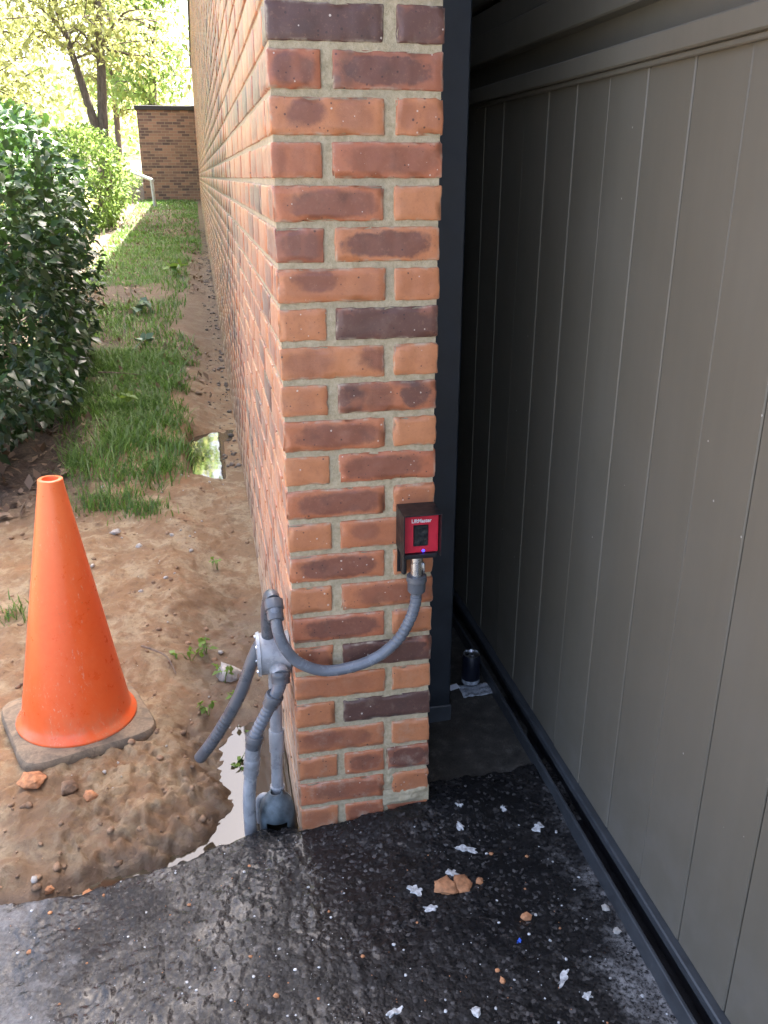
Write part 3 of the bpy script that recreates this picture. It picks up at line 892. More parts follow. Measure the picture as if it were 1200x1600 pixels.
rows = []
brs = []
rr = random.Random(3)
NLOW, NHIGH = -3, int(WALL_TOP / PITCH)
def rand_par():
    q = rr.random()
    if q < .34: return (rr.uniform(0, .35), rr.uniform(0, .25), 0)
    if q < .72: return (rr.uniform(.2, .7), rr.uniform(.45, .7), rr.choice((0, 0, .5, 1)))
    return (rr.uniform(.5, 1), rr.uniform(.7, 1), rr.random())
for r_ in range(NLOW, NHIGH):
    k = ROW0 - r_                       # index used in FACE
    z0 = r_ * PITCH; z1 = z0 + BH
    A = (k % 2 == 0)                    # stretcher at the left
    jx = lambda s=.0014: rr.uniform(-s, s)
    par = FACE.get(k)
    if A:
        front = [(0, .200 + jx(), 0, .092), (.220 + jx(), WALL_W, 0, .2)]
        start = .104
    elif k in (21, 23):
        front = [(0, .088 + jx(), 0, .198), (.108, .200, 0, .092), (.206, WALL_W, 0, .092)]
        start = .21
    else:
        front = [(0, .088 + jx(), 0, .198), (.108 + jx(), WALL_W, 0, .092)]
        start = .21
    for i, (x0, x1, y0, y1) in enumerate(front):
        pr = par[i] if par else rand_par()
        brs.append((x0 + jx(.001), x1 + jx(.001), y0 + jx(.0015), y1, z0 + jx(.001), z1 + jx(.001), pr, True))
    y = start
    while y < WALL_L - .1:
        ln = .198
        brs.append((jx(.0016), .09, y + jx(.001), min(y + ln, WALL_L), z0 + jx(.0008), z1 + jx(.0008), rand_par(), False))
        y += .21
areas = [seen_area(*b[:6]) for b in brs]
order = sorted(range(len(brs)), key=lambda i: -areas[i])
single = set(order[:300])
sv, sf, suv, sbp = [], [], [], []
off = 0
for i, b in enumerate(brs):
    x0, x1, y0, y1, z0, z1, pr, fr = b
    seed = rr.random()
    if i in single:
        big = fr
        V, F, UV, c = brick_geo(x0, x1, y0, y1, z0, z1, .014 if big else .07, i, .0030 if big else .0008, .0030 if big else .0022)
        bp = np.tile(np.array([pr[0], pr[1], pr[2], seed]), (len(V), 1))
        me = mesh('brick', V, F, M['brick'], big, {'bp': bp}, UV)
        link('brick', me, wall, tuple(c))
    else:
        V = np.array([(x, y, z) for x in (x0, x1) for y in (y0, y1) for z in (z0, z1)])
        F = np.array([(0, 1, 3, 2), (4, 6, 7, 5), (0, 4, 5, 1), (2, 3, 7, 6), (0, 2, 6, 4), (1, 5, 7, 3)])
        side = [(0, 0), (0, 1), (1, 1), (1, 0)]
        sv.append(V); sf.append(F + off); off += 8
        suv += side + [(0, 0), (1, 0), (1, 1), (0, 1)] + [(0, 0), (1, 0), (1, 1), (0, 1)] * 4
        sbp.append(np.tile(np.array([pr[0], pr[1], pr[2], seed]), (8, 1)))
me = mesh('brick_field', np.concatenate(sv), np.concatenate(sf), M['brick'], False, {'bp': np.concatenate(sbp)}, suv)
tag(link('brick_field', me, wall), None, None, None, 'stuff')
cp = MB().box((-.03, -.02, WALL_TOP - .01), (WALL_W + .03, WALL_L, WALL_TOP + .07), .004).build('coping', M['fascia'], wall)

# mortar droppings smeared over the lowest courses at the pier's right foot
for (xa, xb, za, zb_, sd) in ((.196, .308, .040, .084, 3), (.10, .20, -.02, .012, 9), (.205, .225, .10, .16, 5)):
    gx_ = np.linspace(xa, xb, 34); gz_ = np.linspace(za, zb_, 16)
    GXm, GZm = np.meshgrid(gx_, gz_)
    ed = np.minimum.reduce([(GXm - xa) / .02, (xb - GXm) / .02, (GZm - za) / .012, (zb_ - GZm) / .012])
    th = .010 * (fbm(GXm, GZm, 38, 4, 500 + sd, .65) * .9 + .12) * np.clip(ed, 0, 1) - .003 * (1 - np.clip(ed, 0, 1)) + .0005
    im = np.arange(GXm.size).reshape(GXm.shape)
    Vm = np.stack([GXm, -.0008 - th, GZm], -1).reshape(-1, 3)
    link('mortar_smear', mesh('mortar_smear', Vm, np.stack([im[:-1, :-1], im[:-1, 1:], im[1:, 1:], im[1:, :-1]], -1).reshape(-1, 4), M['mortar'], True), wall)

# brick wing across the far end of the strip
wing = MB().box((-1.485, WALL_L, .2), (0.3, WALL_L + 7, 3.06)).build('brick_wing', M['farbrick'])
tag(wing, 'small brick building with dark flat roof edge at the far end of the wall', 'building')
MB().box((-1.53, WALL_L - .05, 3.06), (0.3, WALL_L + 7.05, 3.17), .01).build('roof_edge', M['fascia'], wing)
MB().box((-1.40, WALL_L + .1, 3.17), (0.3, WALL_L + 6.9, 3.19)).build('roof', M['roof'], wing)

hr = thing('handrail', 'pale grey metal handrail post in front of the far brick building', 'handrail', (-1.17, 21.8, .6))
MB().tube([(-1.12, 21.8, .45), (-1.165, 21.8, 1.335)], .042, 10).build('post', M['galv'], hr, True)
MB().tube([(-1.13, 21.78, 1.345), (-1.42, 22.4, 1.45), (-1.75, 23.0, 1.55)], .04, 10).build('rail', M['galv'], hr, True)

# ------------------------------------------------------------------ metal building and gate on the right
BX = .66
bld = thing('metal_clad_building', 'dark bronze clad building rising above the gate', 'building', (.72, -3.5, 0))
MB().box((.70, -3.5, 1.60), (.74, 2.6, 1.745)).build('recessed_panel', M['gate'], bld)
zb = 1.722
for i, (hh, xx) in enumerate([(.075, .664), (.062, .678), (.012, .70)] + [(.18, .672 + .012 * (q % 2)) for q in range(12)]):  # upper boards are unseen, added so the cladding shades the asphalt
    MB().box((xx, -3.5, zb), (.76, 2.6, zb + hh - .003), .003).build('siding_board' if i != 0 else 'header_beam', M['gate'], bld)
    zb += hh
MB().box((.3, -3.6, 4.12), (7, 31, 4.22)).build('roof', M['roof'], bld)  # unseen roof slab, added to keep skylight out of the gap behind the pier
MB().box((.31, 2.6, 0), (1.5, 2.66, 4.1)).build('blackout_panel', M['post'], bld)  # added black sheet closing the gap behind the post so it stays dark
MB().box((.76, -3.5, -.1), (.80, 2.6, 4.1)).build('wall', M['post'], bld)

gate = thing('sliding_gate', 'brown metal gate of wide vertical panels standing on a floor track', 'gate', (BX, -2.4, .05))
SEAM0, SP = .709, .1543
k = 0
y = SEAM0 + 2 * SP
while y > -2.4:
    V, F = rbox(.012, SP - .0022, 1.56, .0022)
    dx = .0008 * ((k * 7) % 3 - 1)
    MB().add([(v[0] + BX + .006 + dx, v[1] + y - SP / 2, v[2] + .078 + .78) for v in V], F).build('panel', M['gate'], gate)
    y -= SP; k += 1
yN, yF = -2.4, SEAM0 + 2 * SP
MB().box((BX + .0125, yN, .08), (BX + .03, yF, 1.63)).build('backing_sheet', M['track'], gate)
tr_ = MB()
tr_.box((BX - .022, yN, 1.6185), (BX + .035, yF, 1.656), .003)
tr_.build('top_rail', M['gate'], gate)
MB().box((BX - .012, yN, 1.608), (BX - .001, yF, 1.618), .002).build('top_bead', M['gate'], gate)
MB().box((BX - .016, yN, .055), (BX + .03, yF, .0775), .003).build('bottom_rail', M['track'], gate)
MB().box((BX - .004, yN, .012), (BX + .03, yF, .0545)).build('bottom_skirt', M['hood'], gate)
trk = thing('floor_track', 'dark steel channel on the ground under the gate', 'track', (.62, -2.4, 0))
MB().box((.616, -2.4, -.02), (.624, 1.1, .047), .0015).build('flange', M['track'], trk)
MB().box((.6245, -2.4, -.02), (.70, 1.1, .008)).build('channel_floor', M['hood'], trk)

post = thing('steel_post', 'black square steel post standing behind the brick pier', 'post', (.425, .38, 0))
MB().box((.335, .35, -.03), (.459, .45, 4.1), .004).build('shaft', M['post'], post)
MB().box((.331, .346, -.03), (.463, .454, .058), .003).build('base_sleeve', M['track'], post)
MB().box((.459, .43, .9), (.478, .445, 1.45), .002).build('guide_bracket', M['hood'], post)

# ------------------------------------------------------------------ gate sensor on the pier
dev = thing('gate_sensor', 'red faced sensor with blue light in a black metal hood on the pier', 'sensor', (.264, -.035, .71))
hood = MB()
X0, X1, YF, Z0, Z1, T = .2245, .3035, -.0735, .712, .804, .0022
hood.box((X0, YF, Z1 - T), (X1, -.0012, Z1), .0006)
def hood_side(xa, xb):
    V = [(x, y, z) for x in (xa, xb) for y, z in ((YF, Z0 - .001), (-.0012, Z0 + .002), (-.0012, Z1 - T - .0004), (YF, Z1 - T - .0004))]
    hood.add(V, [(0, 1, 2, 3), (7, 6, 5, 4), (0, 4, 5, 1), (1, 5, 6, 2), (2, 6, 7, 3), (3, 7, 4, 0)])
hood_side(X0, X0 + T); hood_side(X1 - T, X1)
hood.box((X0 + T, -.0035, Z0 - .06), (X0 + .022, -.0012, Z1 - T - .0006))
hood.box((X0 + .0225, -.0036, Z0), (X1 - T - .0004, -.0012, Z1 - T - .0006))
hood.build('hood', M['hood'], dev)
hs = MB().box((X0 + T + .0006, -.058, Z0 + .004), (X1 - T - .0012, -.004, Z1 - T - .001), .0015).build('housing', M['red'], dev)
DB = tuple(dev.location)
MB().box((X0 + T + .0004, -.066, Z0 - .006), (X1 - T - .006, -.004, Z0 + .0035), .0015).build('bottom_tray', M['hood'], dev)
MB().box((.2475, -.0592, .7315), (.2785, -.0575, .7775), .0012).build('bezel', M['hood'], hs, False, DB)
ln = MB()
gx = np.linspace(.2495, .2765, 10); gz = np.linspace(.7335, .7755, 14)
GX, GZ = np.meshgrid(gx, gz)
GY = -.0595 - .0012 * (1 + fbm(GX, GZ, 140, 2, 5))
i_ = np.arange(GX.size).reshape(GX.shape)
LV = np.stack([GX, GY, GZ], -1).reshape(-1, 3)
ln.add(LV, [tuple(q) for q in np.stack([i_[:-1, :-1], i_[:-1, 1:], i_[1:, 1:], i_[1:, :-1]], -1).reshape(-1, 4)])
ln.build('lens', M['lens'], hs, True, DB)
led = MB().lathe([(0, .0016), (.0022, .0013), (.003, .0)], 14, Matrix.Translation((.2690, -.0583, .7205)) @ Matrix.Rotation(R(90), 4, 'X'))
led.build('led', M['led'], hs, True, DB)
cu = bpy.data.curves.new('lettering', 'FONT')
cu.body = 'LiftMaster'; cu.size = .0118; cu.align_x = 'CENTER'; cu.align_y = 'CENTER'; cu.extrude = .0002; cu.offset = .00028
cu.materials.append(M['ink'])
_tmp = bpy.data.objects.new('lettering_source', cu); COL.objects.link(_tmp)
bpy.context.view_layer.update()
_me = bpy.data.meshes.new_from_object(_tmp.evaluated_get(bpy.context.evaluated_depsgraph_get()))
bpy.data.objects.remove(_tmp)
_me.name = 'lettering'
if not _me.materials: _me.materials.append(M['ink'])
tx = link('lettering', _me, hs)
tx.location = (.2640 - .264, -.0586 + .035, .7862 - .71); tx.rotation_euler = (R(90), 0, 0)
tx.scale = (.86, 1, 1)
tb = MB().lathe([(0, -.05), (.0125, -.05), (.0125, .0), (0, .0)], 20, Matrix.Translation((.2592, -.044, .704)))
tb.build('threaded_nipple', M['chrome'], dev, True)
MB().box((.2700, -.053, .665), (.2745, -.045, .690), .001).build('set_screw_lug', M['chrome'], dev, True)
MB().box((.2315, -.030, .655), (.2415, -.004, .705), .003).build('lower_bracket', M['hood'], dev)

# ------------------------------------------------------------------ conduits
loop = [(0.2592, -0.044, 0.640), (0.2588, -0.045, 0.6180), (0.2561, -0.045, 0.5908), (0.246, -0.043, 0.5559), (0.2221, -0.040, 0.51), (0.1782, -0.036, 0.4705), (0.1227, -0.033, 0.4501),
        (0.0605, -0.031, 0.447), (0.0081, -0.030, 0.4732), (-0.0199, -0.028, 0.5124), (-0.0313, -0.024, 0.5496), (-0.0342, -0.014, 0.5852), (-0.0352, -0.004, 0.5955)]
FR = .0122
def ribbed(path, r0, ribs, k=10, amp=.0013):
    """flexible conduit: smooth PVC jacket with ribs showing in the stretches named as (from, to) fractions"""
    P = smooth_path(path, k)
    fine = []
    for i in range(len(P) - 1):
        for j in range(3):
            fine.append(P[i].lerp(P[i + 1], j / 3))
    fine.append(P[-1])
    d = [0]
    for i in range(1, len(fine)): d.append(d[-1] + (fine[i] - fine[i - 1]).length)
    rad = []
    for q in d:
        t = q / d[-1]
        on = max([0] + [max(0, min(1, (t - a_) / .03, (b_ - t) / .03)) for a_, b_ in ribs])
        rad.append(r0 - amp * on * (1 if math.sin(q * 2 * math.pi / .012) > .45 else 0))
    return fine, rad

fc = thing('flexible_conduit', 'grey flexible conduit looping from the red sensor to the wall box', 'conduit', (.06, -.03, .45))
P_, R_ = ribbed(loop, FR, [(0.0, .32)])
MB().tube(P_, R_, 18).build('hose', M['flex'], fc, True)
MB().lathe([(.013, .0), (.0205, .0005), (.0215, .012), (.0195, .014), (.0185, .036), (.0145, .040)], 24,
           Matrix.Translation((.2592, -.0445, .6600)) @ Matrix.Rotation(R(180), 4, 'X')).build('connector_nut', M['fitting'], fc, True)
def collar(path2, r, name, parent, m='fitting', lip=.0025):
    a_, b_ = Vector(path2[0]), Vector(path2[1])
    ax_ = b_ - a_; h = ax_.length
    q = ax_.to_track_quat('Z', 'Y').to_matrix().to_4x4()
    mt = Matrix.Translation(a_) @ q
    return MB().lathe([(0, 0), (r - .001, 0), (r, .0015), (r, h * .45), (r - lip, h * .5), (r - lip, h - .001), (0, h)], 24, mt).build(name, M[m], parent, True)
collar([(-.0352, .012, .604), (-.0338, -.020, .571)], .0200, 'connector_nut', fc)

jb = thing('junction_box', 'round grey PVC junction box with screwed lid on the side of the wall', 'junction box', (-.035, .095, .43))
def cylx(x0, x1, r, y, z, n=36, taper=0.0):
    mt = Matrix.Translation((x0, y, z)) @ Matrix.Rotation(R(-90), 4, 'Y')
    h = x0 - x1
    return MB().lathe([(0, 0), (r, 0), (r - taper, h), (0, h)], n, mt)
JY, JZ = .098, .428
cylx(-.001, -.066, .0475, JY, JZ).build('body', M['pvc'], jb, True)
jl = cylx(-.0665, -.0735, .051, JY, JZ, 36, .002).build('lid', M['pvc'], jb, True)
for a_ in (40, 130, 220, 310):
    MB().lathe([(0, 0), (.0045, 0), (.004, .003), (0, .0035)], 10, Matrix.Translation((-.0735, JY + .042 * math.cos(R(a_)), JZ + .042 * math.sin(R(a_)))) @ Matrix.Rotation(R(-90), 4, 'Y')).build('screw', M['screw'], jl, True, tuple(jb.location))
# hubs: up, and out of the lower front
MB().tube(smooth_path([(-.046, .095, .465), (-.0455, .094, .50), (-.044, .085, .545), (-.040, .055, .588), (-.0375, .03, .604), (-.0355, .010, .603)], 6), .0155, 18).build('top_elbow', M['fitting'], jb, True)
MB().tube(smooth_path([(-.034, .075, .405), (-.029, .05, .408), (-.027, .036, .404)], 5), .0205, 20).build('front_hub', M['pvc'], jb, True)
collar([(-.0265, .040, .412), (-.0275, .030, .388)], .0215, 'hub_ring', jb, 'fitting', .001)

f2 = thing('flexible_conduit', 'short grey flexible conduit bending down from the box to the left pipe', 'conduit', (-.06, .04, .3))
P_, R_ = ribbed([(-.0268, .036, .408), (-.029, .031, .388), (-.0355, .033, .368), (-0.0479, 0.038, 0.3393), (-0.0716, 0.040, 0.2918), (-0.0908, 0.042, 0.2502), (-.095, .043, .232)], .0145, [(.4, .85)])
MB().tube(P_, R_, 18).build('hose', M['flex'], f2, True)
collar([(-.0405, .035, .358), (-.0535, .039, .328)], .0205, 'coupling', f2)
collar([(-.0905, .042, .2535), (-.0965, .0435, .220)], .0205, 'coupling', f2)
r2 = thing('pvc_riser', 'light grey rigid pipe rising out of the puddle left of the straight pipe', 'pipe', (-.11, .05, -.05))
MB().tube([(-.0962, .0435, .2215), (-.1005, .0447, .186)], .0175, 20).build('adapter', M['pvc'], r2, True)
collar([(-.0995, .0445, .190), (-.1052, .0475, .145)], .0185, 'socket', r2, 'pvc', .0005)
MB().tube(smooth_path([(-.1045, .047, .152), (-0.1128, 0.05, 0.0778), (-.1145, .055, .0), (-.1145, .058, -.11)], 5), .0150, 18).build('shaft', M['pvc'], r2, True)

r3 = thing('pvc_riser', 'straight grey rigid pipe with a coupling close against the wall', 'pipe', (-.04, .09, .0))
MB().tube([(-.0365, .092, .392), (-.0385, .09, .262), (-.0443, .09, .045)], .0145, 18).build('shaft', M['pvc'], r3, True)
collar([(-.0388, .09, .228), (-.0405, .09, .168)], .0182, 'coupling', r3, 'pvc', .0003)
collar([(-.0440, .09, .070), (-.0444, .09, .050)], .0175, 'coupling', r3, 'pvc', .0003)

bell = thing('conduit_bell', 'weathered grey bell shaped pipe end with an open mouth at the pier foot', 'pipe fitting', (-.048, .075, -.03))
bm_ = MB()
BV, BF = [], []
nseg, prof = 30, [(.013, .062), (.0155, .055), (.024, .048), (.033, .036), (.0385, .018), (.040, .0), (.0405, -.03), (.0408, -.06)]
for r_, h in prof:
    for k in range(nseg):
        a_ = 2 * math.pi * k / nseg
        # cut-away mouth towards the asphalt
        BV.append((-.049 + r_ * math.cos(a_), .068 + r_ * math.sin(a_), h + .006))
for i in range(len(prof) - 1):
    for k in range(nseg):
        am = (k + .5) / nseg * 360
        if i >= 5 and 225 < am < 300: continue
        BF.append((i * nseg + k, i * nseg + (k + 1) % nseg, (i + 1) * nseg + (k + 1) % nseg, (i + 1) * nseg + k))
bm_.add(BV, BF)
bo = bm_.build('shell', M['bell'], bell, True)
so = bo.modifiers.new('wall', 'SOLIDIFY'); so.thickness = .003; so.offset = -1
MB().tube(smooth_path([(-.088, .105, -.06), (-.092, .10, -.0), (-.088, .096, .03), (-.074, .09, .042), (-.055, .085, .03)], 5), .0085, 14).build('stub_elbow', M['pvc'], bell, True)

f3 = thing('flexible_conduit', 'loose dark conduit end hanging from the box down towards the dirt', 'conduit', (-.15, .16, .25))
P_, R_ = ribbed([(-.048, .135, .445), (-0.066, 0.138, 0.425), (-0.0871, 0.136, 0.381), (-0.1161, 0.142, 0.3008), (-0.1582, 0.160, 0.2129), (-0.1924, 0.178, 0.1486), (-0.2239, 0.20, 0.0935)], .0150, [(.55, .9)])
MB().tube(P_, R_, 18).build('hose', M['fitting'], f3, True)

# ------------------------------------------------------------------ traffic cone
cn = thing('traffic_cone', 'tall orange traffic cone on a muddy square rubber base', 'traffic cone', (-.555, .515, .022))
cn.rotation_euler = (R(-.6), R(1.7), R(21))
def local(name, mb, m, parent, smooth=True):
    return mb.build(name, m, parent, smooth, base=(0, 0, 0))
pr = [(.148, .030), (.1565, .031), (.158, .036), (.156, .041), (.146, .048), (.141, .062)]
pr += [(.141 + (.030 - .141) * t, .062 + (.705 - .062) * t) for t in np.linspace(.04, .985, 14)]
pr += [(.031, .706), (.0305, .710), (.0285, .7115), (.0205, .7115), (.0195, .709), (.0195, .66), (.09, .25)]
o = local('body', MB().lathe(pr, 56), M['cone'], cn); o.location = (0, 0, 0)
# base: rounded square slab, bumpy
n_ = 64
bV, bF = [], []
def sq(a_, hw, rc):
    c_, s_ = math.cos(a_), math.sin(a_)
    p_ = 7.0
    return hw / ((abs(c_) ** p_ + abs(s_) ** p_) ** (1 / p_)), c_, s_
prof = [(.0, .0), (.985, .0), (1.0, .006), (1.0, .022), (.975, .030), (.90, .033), (.0, .034)]
for sc_, h in prof:
    for k in range(n_):
        rad_, c_, s_ = sq(2 * math.pi * (k + .5) / n_, .178, .03)
        q = rad_ * sc_
        wob = .0010 * math.sin(5 * k / n_ * 6.28 + 1)
        bV.append((q * c_ + wob * c_ * sc_, q * s_ + wob * s_ * sc_, h))
for i in range(len(prof) - 1):
    for k in range(n_):
        bF.append((i * n_ + k, i * n_ + (k + 1) % n_, (i + 1) * n_ + (k + 1) % n_, (i + 1) * n_ + k))
o = local('base', MB().add(bV, bF), M['conebase'], cn)

# ------------------------------------------------------------------ litter on the paving
def rock(c, s, seed, flat=.7, m='stone', name='stone'):
    rg = np.random.default_rng(seed)
    t = (1 + 5 ** .5) / 2
    V = np.array([(-1, t, 0), (1, t, 0), (-1, -t, 0), (1, -t, 0), (0, -1, t), (0, 1, t), (0, -1, -t), (0, 1, -t), (t, 0, -1), (t, 0, 1), (-t, 0, -1), (-t, 0, 1)], float) / 1.9
    F = [(0, 11, 5), (0, 5, 1), (0, 1, 7), (0, 7, 10), (0, 10, 11), (1, 5, 9), (5, 11, 4), (11, 10, 2), (10, 7, 6), (7, 1, 8), (3, 9, 4), (3, 4, 2), (3, 2, 6), (3, 6, 8), (3, 8, 9), (4, 9, 5), (2, 4, 11), (6, 2, 10), (8, 6, 7), (9, 8, 1)]
    V = V * (1 + rg.uniform(-.28, .28, (12, 1))) * np.array([1, rg.uniform(.7, 1.1), flat])
    a_ = rg.uniform(0, 6.28); ca, sa = math.cos(a_), math.sin(a_)
    V = np.stack([V[:, 0] * ca - V[:, 1] * sa, V[:, 0] * sa + V[:, 1] * ca, V[:, 2]], 1) * s
    return V, F

def subdiv(V, F):
    V = [tuple(v) for v in V]; mid = {}; out = []
    def mp(a, b):
        k = (min(a, b), max(a, b))
        if k not in mid:
            mid[k] = len(V); V.append(tuple((V[a][q] + V[b][q]) / 2 for q in range(3)))
        return mid[k]
    for a, b, c in F:
        ab, bc, ca = mp(a, b), mp(b, c), mp(c, a)
        out += [(a, ab, ca), (ab, b, bc), (ca, bc, c), (ab, bc, ca)]
    return np.array(V), out

def stone(name, label, cat, x, y, z, s, seed, m, group=None, flat=.7):
    V, F = rock(None, 1.0, seed, flat)
    for q in range(3):
        V, F = subdiv(V, F)
        nn = V / (np.linalg.norm(V, axis=1)[:, None] + 1e-9)
        V = V + nn * (fbm(V[:, 0] + seed, V[:, 1], 2.2 * (q + 1), 2, seed + q, .6, V[:, 2]) * .16 / (q + 1))[:, None]
    V = V * s
    me = mesh(name, V, F, M[m], True)
    o = link(name, me, None, (x, y, z + s * flat * .5))
    return tag(o, label, cat, group)

def flake(x, y, sx, sy, rot, seed, label, m='chip', group='pale flakes on the asphalt', name='paint_flake', cat='flake', thick=.003):
    rg = np.random.default_rng(seed)
    n = 26
    pts = []
    for k in range(n):
        a_ = 2 * math.pi * k / n
        q = .85 + .28 * math.sin(2 * a_ + seed) + .22 * math.sin(5 * a_ + seed * 2.3) + rg.uniform(-.12, .12)
        pts.append((sx * q * math.cos(a_), sy * q * math.sin(a_)))
    V = [(p[0], p[1], -.001 + .0015 * math.sin(3 * p[0] / sx)) for p in pts] + [(p[0] * .9, p[1] * .9, thick * .6 + .0018 * math.sin(3 * p[0] / sx + seed)) for p in pts]
    F = [tuple(reversed(range(n))), tuple(range(n, 2 * n))] + [(k, (k + 1) % n, n + (k + 1) % n, n + k) for k in range(n)]
    o = link(name, mesh(name, V, F, M[m]), None, (x, y, float(asphalt_z(np.array([x]), np.array([y]))[0]) + .0005))
    o.rotation_euler = (0, 0, rot)
    return tag(o, label, cat, group)

flake(.363, -.078, .009, .019, .3, 1, 'small upright white flake nearest the foot of the brick pier')
flake(.360, -.140, .024, .013, -.4, 2, 'largest white flake on the asphalt in front of the pier')
flake(.312, -.198, .012, .016, .5, 3, 'white flake just behind the orange clay lump')
flake(.220, -.231, .017, .015, .2, 4, 'white star shaped flake left of the orange clay lump')
flake(.240, -.283, .019, .010, -.3, 5, 'white flake just in front of the orange clay lump')
flake(.447, -.499, .026, .008, .7, 6, 'long thin white flake in front of the gate track')
flake(.546, -.107, .015, .015, .1, 7, 'greyish white flake beside the gate track nearest the pier')
flake(.476, -.543, .012, .011, .4, 8, 'pale bluish flake near the lower edge beside the long thin one')
flake(.115, -.505, .016, .008, .5, 9, 'white flake near the lower edge in the wet asphalt')
flake(.377, -.024, .008, .008, .5, 10, 'tiny white flake against the right foot of the pier')
flake(.482, -.041, .008, .010, .1, 11, 'small white flake between the pier foot and the gate track')
flake(.393, -.401, .006, .005, .1, 12, 'tiny bright blue plastic scrap on the asphalt', 'blue', None, 'plastic_scrap', 'scrap', .002)
AZ = lambda x, y: float(asphalt_z(np.array([x]), np.array([y]))[0])
stone('clay_lump', 'left half of the broken orange clay lump on the asphalt', 'clay lump', .288, -.238, AZ(.288, -.238) - .004, .026, 21, 'clay', 'orange clay on the asphalt', .45)
stone('clay_lump', 'right half of the broken orange clay lump on the asphalt', 'clay lump', .323, -.236, AZ(.323, -.236) - .004, .030, 22, 'clay', 'orange clay on the asphalt', .4)
stone('clay_lump', 'single round orange clay pellet between the lump and the gate', 'clay lump', .429, -.348, AZ(.429, -.348) - .002, .014, 23, 'clay', 'orange clay on the asphalt', .7)
stone('clay_crumb', 'small clay crumb right of the broken orange lump', 'clay crumb', .362, -.236, AZ(.362, -.236), .009, 24, 'clay', 'orange clay on the asphalt')
stone('clay_crumb', 'small reddish clay crumb at the lower middle of the asphalt', 'clay crumb', .331, -.483, AZ(.331, -.483), .008, 25, 'clay', 'orange clay on the asphalt')
stone('stone', 'pale pebble against the gate track, the farther of two', 'pebble', .598, -.362, AZ(.598, -.362), .009, 26, 'stone', 'pebbles by the track')
stone('stone', 'pale pebble against the gate track, the nearer of two', 'pebble', .594, -.420, AZ(.594, -.420), .009, 27, 'stone', 'pebbles by the track')
stone('stone', 'white pebble at the lower edge of the asphalt', 'pebble', .262, -.537, AZ(.262, -.537), .010, 28, 'chip', None)
GZ_ = lambda x, y: float(ground_z(np.array([x]), np.array([y]))[0])
stone('stone', 'whitish stone lying on bare dirt beyond the cone', 'stone', -.541, 1.70, GZ_(-.541, 1.70), .022, 31, 'stone', 'stones on the dirt', .55)
stone('stone', 'small tan stone lying on bare dirt right of the whitish one', 'stone', -.448, 1.58, GZ_(-.448, 1.58), .014, 32, 'stone', 'stones on the dirt', .6)
stone('clay_clod', 'orange clay clod in front of the cone base', 'clay clod', -.49, .19, GZ_(-.49, .19), .022, 33, 'clay', 'clods round the cone', .7)
stone('clay_clod', 'grey brown clod under the front edge of the cone base', 'clay clod', -.545, .225, GZ_(-.545, .225), .024, 34, 'clod', 'clods round the cone', .6)
stone('clay_clod', 'pale clod at the front left corner of the cone base', 'clay clod', -.635, .255, GZ_(-.635, .255), .030, 35, 'clay', 'clods round the cone', .5)
stone('clay_clod', 'orange clay clod at the edge of the asphalt', 'clay clod', -.48, -.045, GZ_(-.48, -.045), .016, 36, 'clay', 'clods along the asphalt edge', .7)
stone('clay_clod', 'small orange clod left of the other at the asphalt edge', 'clay clod', -.555, -.05, GZ_(-.555, -.05), .012, 37, 'clay', 'clods along the asphalt edge', .7)
stone('stone', 'mossy grey stone standing by the puddle among small weeds', 'stone', -.135, .735, GZ_(-.135, .735) - .01, .042, 38, 'stone', None, .8)

# can standing on a flattened wrapper behind the pier
can = thing('drink_can', 'dark blue drink can with silver top standing beside the gate track', 'can', (.565, .50, .02))
MB().lathe([(0, 0), (.022, 0), (.026, .006), (.0275, .012), (.0275, .088), (.0235, .098)], 26, Matrix.Translation((.565, .50, .022))).build('body', M['can'], can, True)
MB().lathe([(.0237, .0978), (.0245, .1005), (.0225, .1005), (.0215, .096), (0, .096)], 26, Matrix.Translation((.565, .50, .022))).build('lid', M['alu'], can, True); cl_ = can.children[-1]
MB().box((.560, .492, .1185), (.570, .510, .1195), .0004).build('pull_tab', M['alu'], cl_, False, tuple(can.location))
MB().lathe([(.0264, .006), (.0279, .0115), (.0279, .017), (.0277, .019)], 26, Matrix.Translation((.565, .50, .022))).build('silver_rim', M['film'], can, True)
cr = []
gx = np.linspace(-.045, .045, 14); GX, GY = np.meshgrid(gx, gx * .7)
GZ2 = .008 + .010 * np.abs(fbm(GX, GY, 45, 3, 9))
i_ = np.arange(GX.size).reshape(GX.shape)
me = mesh('plastic_wrapper', np.stack([GX, GY, GZ2], -1).reshape(-1, 3), np.stack([i_[:-1, :-1], i_[:-1, 1:], i_[1:, 1:], i_[1:, :-1]], -1).reshape(-1, 4), M['film'])
w = link('plastic_wrapper', me, None, (.572, .470, .006)); so = w.modifiers.new('t', 'SOLIDIFY'); so.thickness = .0015
tag(w, 'crumpled clear plastic wrapper under the drink can', 'wrapper')
p_ = MB().box((-.016, -.011, 0), (.016, .011, .002), .0006).build('paper_scrap', M['paper'])
p_.location = (.512, .495, .0155); p_.rotation_euler = (R(4), R(-3), .25); tag(p_, 'small white paper scrap on the dark concrete beside the post', 'paper')
w2 = link('plastic_wrapper', me.copy(), None, (.525, .70, .012)); w2.scale = (.5, .8, 1.3); w2.rotation_euler = (0, .2, 1.2)
tag(w2, 'small silvery wrapper scrap farther back behind the post', 'wrapper')

